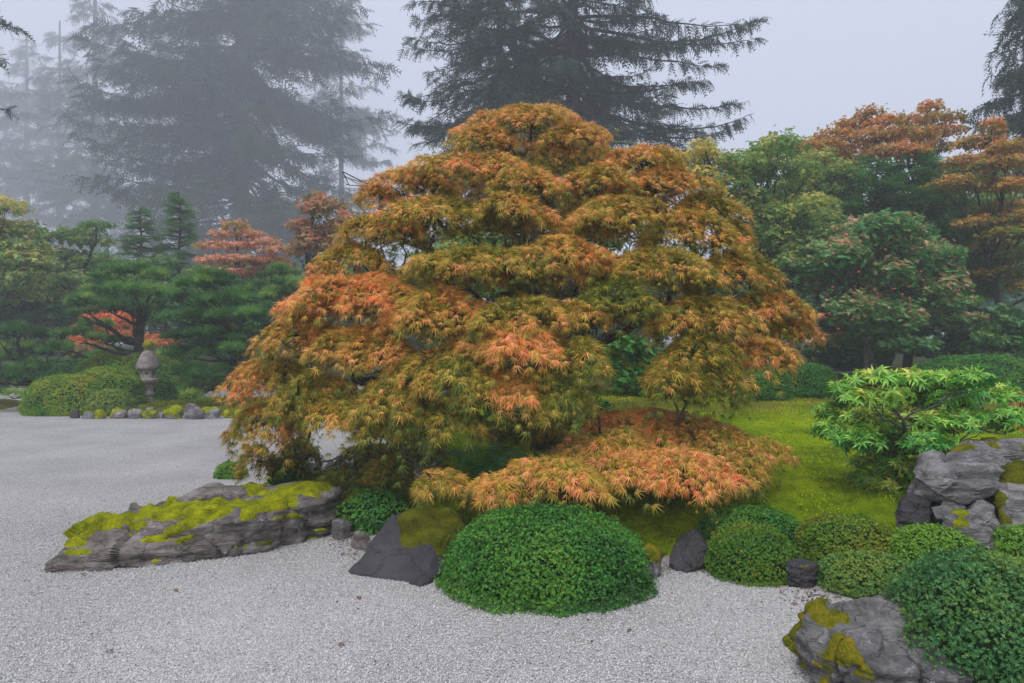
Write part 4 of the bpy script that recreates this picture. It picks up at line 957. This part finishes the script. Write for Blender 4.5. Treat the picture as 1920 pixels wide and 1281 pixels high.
# ------------------------------------------------------------------ pieris shrub by the rocks
pads = [(1640, 712, 40, 14), (1590, 735, 42, 16), (1700, 712, 46, 16), (1760, 716, 46, 16), (1820, 718, 42, 16), (1862, 745, 42, 20), (1640, 748, 46, 18), (1710, 748, 50, 18), (1780, 752, 50, 18), (1570, 775, 40, 18), (1630, 790, 46, 20), (1700, 792, 52, 20), (1775, 795, 52, 20), (1840, 795, 46, 22), (1890, 790, 36, 22), (1560, 812, 30, 18), (1610, 830, 44, 20), (1670, 836, 46, 22), (1740, 835, 46, 20), (1640, 872, 42, 20), (1690, 876, 40, 20), (1630, 905, 36, 18), (1670, 920, 36, 22), (1650, 945, 28, 16)]
PI, PP = pad_tree('bright leaved pieris shrub with whorled leaves beside the rock pile', 'bush', (1712, 900), 6.5, pads, 'pieris', 'whorl', .085, 1.15, (.58, .32), .035, 'maple_bark', .62, None, 'pieris_shrub', .2, cov=.5, w=.1)

# ------------------------------------------------------------------ fern
def fern(label, px, py, d, n=13, L=.6):
    c = W(px, py, d); c[2] = hz(c[0], d)
    o = empty('fern', c, label, 'fern')
    for i in range(n):
        a = 6.283 * i / n + U(-.2, .2); l = L * U(.75, 1.1); up = U(1.5, 2.5)
        t = np.linspace(0, 1, 26)
        ax = np.stack([np.cos(a) * l * t, np.sin(a) * l * t, up * l * t * (1 - .75 * t)], -1) + c
        tg = norm(np.gradient(ax, axis=0)); sdv = norm(np.cross(tg, [0, 0, 1.])); un = np.cross(sdv, tg)
        wv = .13 * np.sin(np.pi * np.clip(t * .92 + .08, 0, 1)) ** .8 * l / .6 + .004
        V, Fc = [], []
        for k in range(1, 26):
            for s in (-1, 1):
                b = len(V); tipv = ax[k] + s * sdv[k] * wv[k] + tg[k] * .03 - un[k] * .012
                V += [ax[k] - tg[k] * .009, ax[k] + tg[k] * .009, tipv]; Fc.append((b, b + 1, b + 2))
        V = np.array(V); link('frond', mesh('frond', V, [np.array(Fc)], {'tint': np.full(len(V), U(.2, .8))}), M['fern'], o)
fern('dark sword fern at the foot of the maple', 905, 880, 6.6, 17, .55)

# ------------------------------------------------------------------ the laceleaf maple
TC = np.array([.28, 8.6]); TB = np.array([.36, 8.55, hz(.36, 8.55) - .1])
SIL = np.array([(0.3, 3.9), (1.0, 3.75), (1.6, 3.6), (2.1, 3.4), (2.7, 3.0), (3.3, 2.6), (3.9, 2.1), (4.3, 1.5), (4.7, .75), (4.95, .2)])
def dome_r(z): return float(np.interp(z, SIL[:, 0], SIL[:, 1]))
# (px, py of the pad centre, half width, half height, tint, curtain length in m)
PADS = [(985, 232, 118, 34, .60, .16), (900, 262, 60, 26, .56, .14), (1075, 258, 66, 26, .56, .14),
        (880, 318, 120, 34, .66, .2), (780, 338, 85, 28, .66, .2), (712, 368, 50, 24, .7, .2), (990, 338, 70, 30, .6, .16),
        (1200, 300, 95, 30, .6, .2), (1240, 342, 95, 30, .66, .22), (1120, 335, 70, 30, .6, .2), (1325, 392, 75, 30, .62, .22),
        (820, 398, 120, 32, .55, .2), (722, 425, 80, 30, .6, .2), (960, 392, 80, 30, .58, .2), (1150, 402, 105, 34, .58, .22), (1285, 435, 90, 36, .56, .24), (1372, 442, 38, 26, .62, .24),
        (900, 488, 130, 36, .56, .25), (665, 480, 70, 32, .58, .25), (1060, 470, 80, 32, .68, .2), (1215, 500, 125, 36, .58, .25), (1370, 505, 85, 40, .52, .25),
        (690, 555, 145, 46, .76, .25), (612, 545, 62, 36, .72, .25), (820, 580, 110, 44, .6, .3), (970, 590, 90, 36, .5, .25), (1090, 585, 50, 30, .5, .2),
        (1150, 560, 80, 36, .3, .25), (1310, 590, 95, 36, .58, .3), (1440, 570, 75, 34, .55, .3), (1480, 615, 50, 26, .6, .2),
        (572, 625, 88, 40, .72, .3), (690, 650, 100, 46, .58, .3), (960, 640, 118, 44, .70, .28), (830, 690, 110, 44, .42, .35), (1420, 655, 72, 34, .62, .28), (1090, 672, 55, 40, .3, .3), (1310, 655, 70, 30, .38, .3),
        (520, 705, 85, 46, .60, .45), (500, 790, 70, 44, .62, .45), (600, 735, 85, 40, .5, .4), (640, 772, 80, 26, .62, .2), (740, 745, 95, 40, .4, .4), (950, 725, 110, 40, .5, .3), (1050, 745, 60, 32, .38, .3), (840, 775, 75, 30, .32, .3), (740, 800, 70, 28, .3, .3), (700, 760, 60, 30, .35, .3),
        (1265, 698, 60, 32, .3, .5), (1340, 702, 62, 32, .32, .5)]
LOW = [(1010, 795, 60, 24, .36, .25, 7.2), (1240, 800, 150, 42, .74, .25, 6.6), (1350, 830, 110, 38, .70, .25, 6.3), (1130, 840, 110, 40, .64, .25, 6.1), (1230, 870, 140, 36, .76, .22, 5.8), (1040, 885, 110, 34, .66, .25, 5.6), (940, 915, 65, 26, .74, .2, 5.5), (1390, 880, 50, 26, .66, .2, 5.9),
       (830, 895, 50, 24, .72, .22, 5.7), (740, 872, 58, 26, .44, .3, 6.6), (640, 905, 50, 34, .3, .35, 6.5), (775, 835, 60, 26, .36, .25, 7.0), (690, 850, 50, 24, .34, .25, 7.2), (1090, 790, 75, 26, .45, .25, 7.0), (1150, 790, 70, 24, .55, .22, 6.9), (960, 800, 45, 20, .32, .2, 7.3), (480, 860, 34, 30, .4, .25, 7.3), (560, 850, 40, 26, .42, .3, 7.4)]
mp = empty('laceleaf_maple', TB, 'broad laceleaf maple with orange and olive cascading foliage and twisted branches', 'tree')
pads3 = []
for (px, py, hw, hh, ti, cu) in PADS:
    d = 8.5
    for _ in range(4):
        c = W(px, py, d); rr = hw / F * d
        Rz = max(dome_r(c[2]) - rr * .35, .25); dx = c[0] - TC[0]
        d = TC[1] - math.sqrt(max(Rz * Rz - dx * dx, .02)) * .8 + .1
    pads3.append((W(px, py, d), np.array([hw / F * d, hw / F * d * .85, hh / F * d]), ti, cu))
for (px, py, hw, hh, ti, cu, d) in LOW:
    pads3.append((W(px, py, d), np.array([hw / F * d, hw / F * d * .8, hh / F * d]), ti, cu))
nfront = len(pads3)
for i in range(30):                                   # the far side of the crown
    z = U(1.7, 4.2); Rz = max(dome_r(z) - .8, .1); a = U(.1, math.pi - .1)
    pads3.append((np.array([TC[0] + Rz * math.cos(a), TC[1] + Rz * math.sin(a), z]), np.array([.7, .6, .22]) * U(.8, 1.1), .5, .3))
# trunk and limbs
def spline(pts, n=14):
    pts = np.array(pts, float); t = np.linspace(0, len(pts) - 1, n)
    q = np.stack([np.interp(t, np.arange(len(pts)), pts[:, k]) for k in range(3)], -1)
    q[1:-1] = (q[:-2] + 2 * q[1:-1] + q[2:]) / 4
    return q
main = spline([TB, W(1018, 780, 8.4), W(1000, 720, 8.35), W(1040, 650, 8.2), W(1085, 575, 8.1), W(1055, 520, 8.2), W(1010, 460, 8.4), W(990, 400, 8.5), W(975, 330, 8.5), W(985, 275, 8.5), W(985, 235, 8.5)], 26)
lead2 = spline([main[3], W(940, 700, 8.3), W(880, 640, 8.1), W(800, 590, 7.9), W(700, 560, 7.8)], 14)
lead3 = spline([main[6], W(1130, 640, 8.2), W(1220, 590, 8.1), W(1320, 540, 8.2), W(1400, 520, 8.4)], 14)
lead4 = spline([main[10], W(960, 530, 8.0), W(900, 500, 8.0), W(810, 470, 8.1), W(720, 440, 8.4)], 14)
lead5 = spline([main[2], W(900, 750, 7.9), W(780, 700, 7.5), W(660, 715, 7.1), W(590, 720, 6.9)], 14)
lead6 = spline([main[1], W(1080, 835, 7.7), W(1170, 835, 6.9), W(1270, 850, 6.3)], 12)
lead7 = spline([main[13], W(1100, 440, 8.3), W(1180, 390, 8.3), W(1280, 360, 8.5)], 12)
leads = [(main, np.linspace(.15, .02, 26)), (lead2, np.linspace(.085, .03, 14)), (lead3, np.linspace(.085, .028, 14)), (lead4, np.linspace(.07, .025, 14)), (lead5, np.linspace(.065, .02, 14)), (lead6, np.linspace(.06, .02, 12)), (lead7, np.linspace(.05, .02, 12))]
V, Fs = tubes([leads[0]], 12); link('trunk', mesh('trunk', V, Fs, smooth=True), M['maple_bark'], mp)
for L_ in leads[1:]:
    V, Fs = tubes([L_], 9); link('limb', mesh('limb', V, Fs, smooth=True), M['maple_bark'], mp)
allp = np.concatenate([l[0] for l in leads]); allr = np.concatenate([l[1] for l in leads])
twigs = []
for c, rr, ti, cu in pads3:
    dd = np.linalg.norm((allp - c) * [1, 1, 1.3], axis=1) + (.6 * np.maximum(allp[:, 2] - c[2], 0) if c[2] < .85 and -.3 < c[0] and c[1] < 7 else 1.5 * np.maximum(c[2] - .15 - allp[:, 2], 0)); j = dd.argmin()
    p = wiggle(allp[j], c - [0, 0, rr[2] * (.1 if c[2] > .85 else .5)], 12, .16, .06 if c[2] > .85 else -.03); r1 = max(min(allr[j] * .6, .032), .014)
    twigs.append((p, np.linspace(r1, .010, 12)))
    for _ in range(9):
        e = c + rdir(1)[0] * rr * [.85, .85, .35] - [0, 0, rr[2] * .1]; q = wiggle(p[rng.integers(6, 12)], e, 8, .28, -.03)
        twigs.append((q, np.linspace(.009, .003, 8)))
        twigs.append((wiggle(q[4], q[4] + (rdir(1)[0] * [1, 1, .3]) * rr * .5, 6, .28), np.linspace(.006, .0025, 6)))
V, Fs = tubes(twigs, 4); link('branches', mesh('branches', V, Fs, smooth=True), M['maple_bark'], mp, 'stuff')
# leaves
parts, near = [], []
for k, (c, rr, ti, cu) in enumerate(pads3):
    A = 3.14 * rr[0] * rr[1] + 3 * rr[0] * (rr[2] + cu)
    n = int(A / .00074 * (.35 if k >= nfront else 1.0))
    a = U(0, 6.283, n); r = U(0, 1, n) ** .5
    lob = 1 + .16 * np.sin(a * 3 + U(0, 6)) + .12 * np.sin(a * 7 + U(0, 6)) + .08 * np.sin(a * 13 + U(0, 6))
    q = np.stack([np.cos(a) * r * lob, np.sin(a) * r * lob], -1)
    zz = (1 - np.clip(r, 0, 1) ** 2.2) * 1.35 - .5
    P = np.stack([c[0] + q[:, 0] * rr[0], c[1] + q[:, 1] * rr[1], c[2] + zz * rr[2]], -1)
    P += (fbm(P * 3.1, 2) * .055)[:, None] * [.4, .4, 1]
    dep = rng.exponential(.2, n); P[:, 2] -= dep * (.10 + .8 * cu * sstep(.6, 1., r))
    P[:, 2] = np.maximum(P[:, 2], .1 + .1 * U(0, 1, n))
    out = np.stack([q[:, 0], q[:, 1], 0 * a], -1); rad = np.concatenate([P[:, :2] - TC, np.zeros((n, 1))], 1)
    y = norm(norm(out + 1e-3) * .9 + norm(rad) * .7 + rng.normal(size=(n, 3)) * .5 + np.array([0, 0, -1.]) * (.15 + .75 * sstep(.55, 1, r) + .3 * dep + .3 * (c[2] < 1.6))[:, None])
    z = norm(norm(rad) * .7 + [0, 0, .9] + rng.normal(size=(n, 3)) * .45)
    patch = vnoise(P * 2.3 + 4)
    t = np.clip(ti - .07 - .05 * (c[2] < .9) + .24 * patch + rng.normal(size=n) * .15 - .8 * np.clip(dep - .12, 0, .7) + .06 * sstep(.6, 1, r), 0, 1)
    s = U(.035, .112, n) * (.85 if c[2] > 3 else 1)
    R = frame(y, z); v = rng.integers(0, 3, n)
    for m_, nm in enumerate(('lace', 'lace2', 'lace3')):
        g_ = v == m_; parts.append(scatter(T[nm], P[g_], R[g_], s[g_], t[g_]))
    if k < nfront: near.append((P, R, s, t, v, dep))
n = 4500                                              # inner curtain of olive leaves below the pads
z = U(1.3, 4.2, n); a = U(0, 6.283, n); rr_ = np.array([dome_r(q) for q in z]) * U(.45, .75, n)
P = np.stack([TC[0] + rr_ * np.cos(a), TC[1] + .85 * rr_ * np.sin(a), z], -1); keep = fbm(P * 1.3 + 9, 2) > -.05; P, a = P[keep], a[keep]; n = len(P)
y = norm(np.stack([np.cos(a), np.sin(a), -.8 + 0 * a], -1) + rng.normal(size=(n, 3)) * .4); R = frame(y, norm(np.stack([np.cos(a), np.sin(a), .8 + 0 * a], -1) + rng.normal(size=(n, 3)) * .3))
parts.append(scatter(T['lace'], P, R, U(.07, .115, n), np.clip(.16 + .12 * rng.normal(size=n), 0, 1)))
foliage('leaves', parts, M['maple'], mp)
# the nearest leaves one by one
NP = [np.concatenate([q[i] for q in near]) for i in range(6)]
ok_ = np.where(NP[5] < .12)[0]; pick = ok_[np.argsort(NP[0][ok_, 1])[:900:3]]
leaf_me = {}
for m_, nm in enumerate(('lace', 'lace2', 'lace3')):
    for b in range(6):
        me = mesh('leaf', T[nm][0], T[nm][1], {'tint': np.full(len(T[nm][0]), .45 + .09 * b)}); me.materials.append(M['maple']); leaf_me[m_, b] = me
from mathutils import Matrix
for i in pick:
    b = int(np.clip((NP[3][i] - .45) / .09, 0, 5)); o = bpy.data.objects.new('leaf', leaf_me[int(NP[4][i]), b]); COL.objects.link(o); o.parent = mp
    Rm = Matrix(NP[1][i].tolist()).to_4x4(); p = NP[0][i] + NP[1][i][:, 2] * .02 - TB
    o.matrix_local = Matrix.Translation([float(q) for q in p]) @ Rm @ Matrix.Scale(float(NP[2][i]), 4)

# ------------------------------------------------------------------ moss shoots on the bank, fallen leaves
def shoots(name, label, n, x0, x1, y0, y1, size, cond, tint):
    x, y = U(x0, x1, n), y0 + (y1 - y0) * U(0, 1, n) ** 1.6
    k = cond(x, y); x, y = x[k], y[k]; n = len(x); P = np.stack([x, y, H(x, y) + .004], -1)
    z = norm(rng.normal(size=(n, 3)) * .5 + [0, 0, 1]); R = frame(rdir(n), z); q = np.cross(R[..., 1], z); R = np.stack([norm(q), norm(np.cross(z, q)), z], -1)
    t = np.clip(tint + .6 * fbm(np.stack([x * 1.3, y * 1.3, 0 * x], -1), 3) + rng.normal(size=n) * .1, 0, 1)
    V, Fs, tt = scatter(T['spike'], P, R, U(.5, 1.2, n) * size * (1 + .06 * (y - 5)), t)
    return tag(link(name, mesh(name, V, Fs, {'tint': tt}), M['moss_tuft'], kind='stuff'), label, 'moss')
shoots('moss', 'short bright moss shoots covering the bank', 120000, -3.2, 7.5, 4.6, 16, .026, lambda x, y: (inside(ISLAND, x, y) > .12), .55)
shoots('islet_moss', 'short moss shoots on the lantern islet', 12000, -12.5, -4.6, 15.3, 19, .035, lambda x, y: inside(ISLET, x, y) > .1, .55)
def litter():
    pts = np.concatenate([ISLAND[6:16]]); k = rng.integers(0, len(pts) - 1, 2600); q = pts[k] + (pts[k + 1] - pts[k]) * U(0, 1, (2600, 1)) + rng.normal(size=(2600, 2)) * .09
    q = np.concatenate([q, np.stack([U(-5, 1.6, 260), U(3.2, 8, 260)], -1)])
    P = np.stack([q[:, 0], q[:, 1], np.maximum(H(q[:, 0], q[:, 1]), .002) + .008], -1); n = len(P)
    V, Fs, t_ = scatter(T['leaf'], P, frame(rdir(n) * [1, 1, .15], np.array([0, 0, 1.]) + rng.normal(size=(n, 3)) * .3), U(.008, .026, n), U(0, 1, n))
    tag(link('litter', mesh('litter', V, Fs, {'tint': t_}), M['litter'], kind='stuff'), 'brown leaf crumbs and needles along the moss edge', 'litter')
M['litter'] = leaf_mat('leaf_litter', [(0, (.03, .022, .012)), (.6, (.11, .06, .025)), (1, (.3, .12, .03))], .1, .8, .1)
litter()
def lawn_leaves():
    n = 900; x, y = U(-2.2, 4.6, n), U(5.3, 12, n); k = inside(ISLAND, x, y) > .15; x, y = x[k], y[k]; n = len(x)
    P = np.stack([x, y, H(x, y) + .035], -1)
    V, Fs, t_ = scatter(T['lace'], P, frame(rdir(n) * [1, 1, .2], np.array([0, 0, 1.]) + rng.normal(size=(n, 3)) * .3), U(.03, .06, n), U(.2, 1, n))
    tag(link('leaf_litter', mesh('leaf_litter', V, Fs, {'tint': t_}), M['litter'], kind='stuff'), 'small fallen maple leaves strewn over the moss', 'litter')
lawn_leaves()
fl = bpy.data.materials.new('fallen_leaf'); fl.use_nodes = True; b_ = fl.node_tree.nodes['Principled BSDF']; b_.inputs['Base Color'].default_value = (.16, .055, .02, 1); b_.inputs['Roughness'].default_value = .7
fme = mesh('fallen_leaf', t_rosette(4, .1, .35)[0] * .025, t_rosette(4, .1, .35)[1]); fme.materials.append(fl)
for (x, y, lb) in [(156, 1080, 'by the left tip of the long rock'), (330, 1110, 'before the middle of the long rock'), (643, 1042, 'just left of the dark boulder'),
                   (673, 1124, 'before the front corner of the dark boulder'), (845, 1122, 'between dark boulder and clipped dome'), (205, 1225, 'low at the left in the open foreground'),
                   (640, 1212, 'in the open foreground below the dark boulder'), (1180, 1186, 'right of the big clipped dome'), (1490, 1136, 'before the fissured rock')]:
    d = CAM_Z * F / (y - 640.5); o = bpy.data.objects.new('fallen_leaf', fme); COL.objects.link(o); p = W(x, y, d); o.location = (p[0], p[1], .014); o.rotation_euler = (U(-.2, .2), U(-.2, .2), U(0, 6))
    tag(o, 'dry brown leaf on the gravel ' + lb, 'leaf', 'fallen leaves on the gravel')

# ------------------------------------------------------------------ fog
hm = bpy.data.materials.new('fog'); hm.use_nodes = True; t = hm.node_tree; t.nodes.clear()
out = t.nodes.new('ShaderNodeOutputMaterial'); pv = t.nodes.new('ShaderNodeVolumePrincipled')
pv.inputs['Color'].default_value = (.92, .95, 1.0, 1); pv.inputs['Density'].default_value = .0036; pv.inputs['Anisotropy'].default_value = .15
t.links.new(pv.outputs[0], out.inputs['Volume'])
bm = bmesh.new(); bmesh.ops.create_cube(bm, size=1)
for v in bm.verts: v.co = Vector((v.co.x * 480, v.co.y * 290 + 125, (v.co.z + .5) * 112 - 2))
me = bpy.data.meshes.new('haze'); bm.to_mesh(me); bm.free()
tag(link('haze', me, hm), kind='stuff')
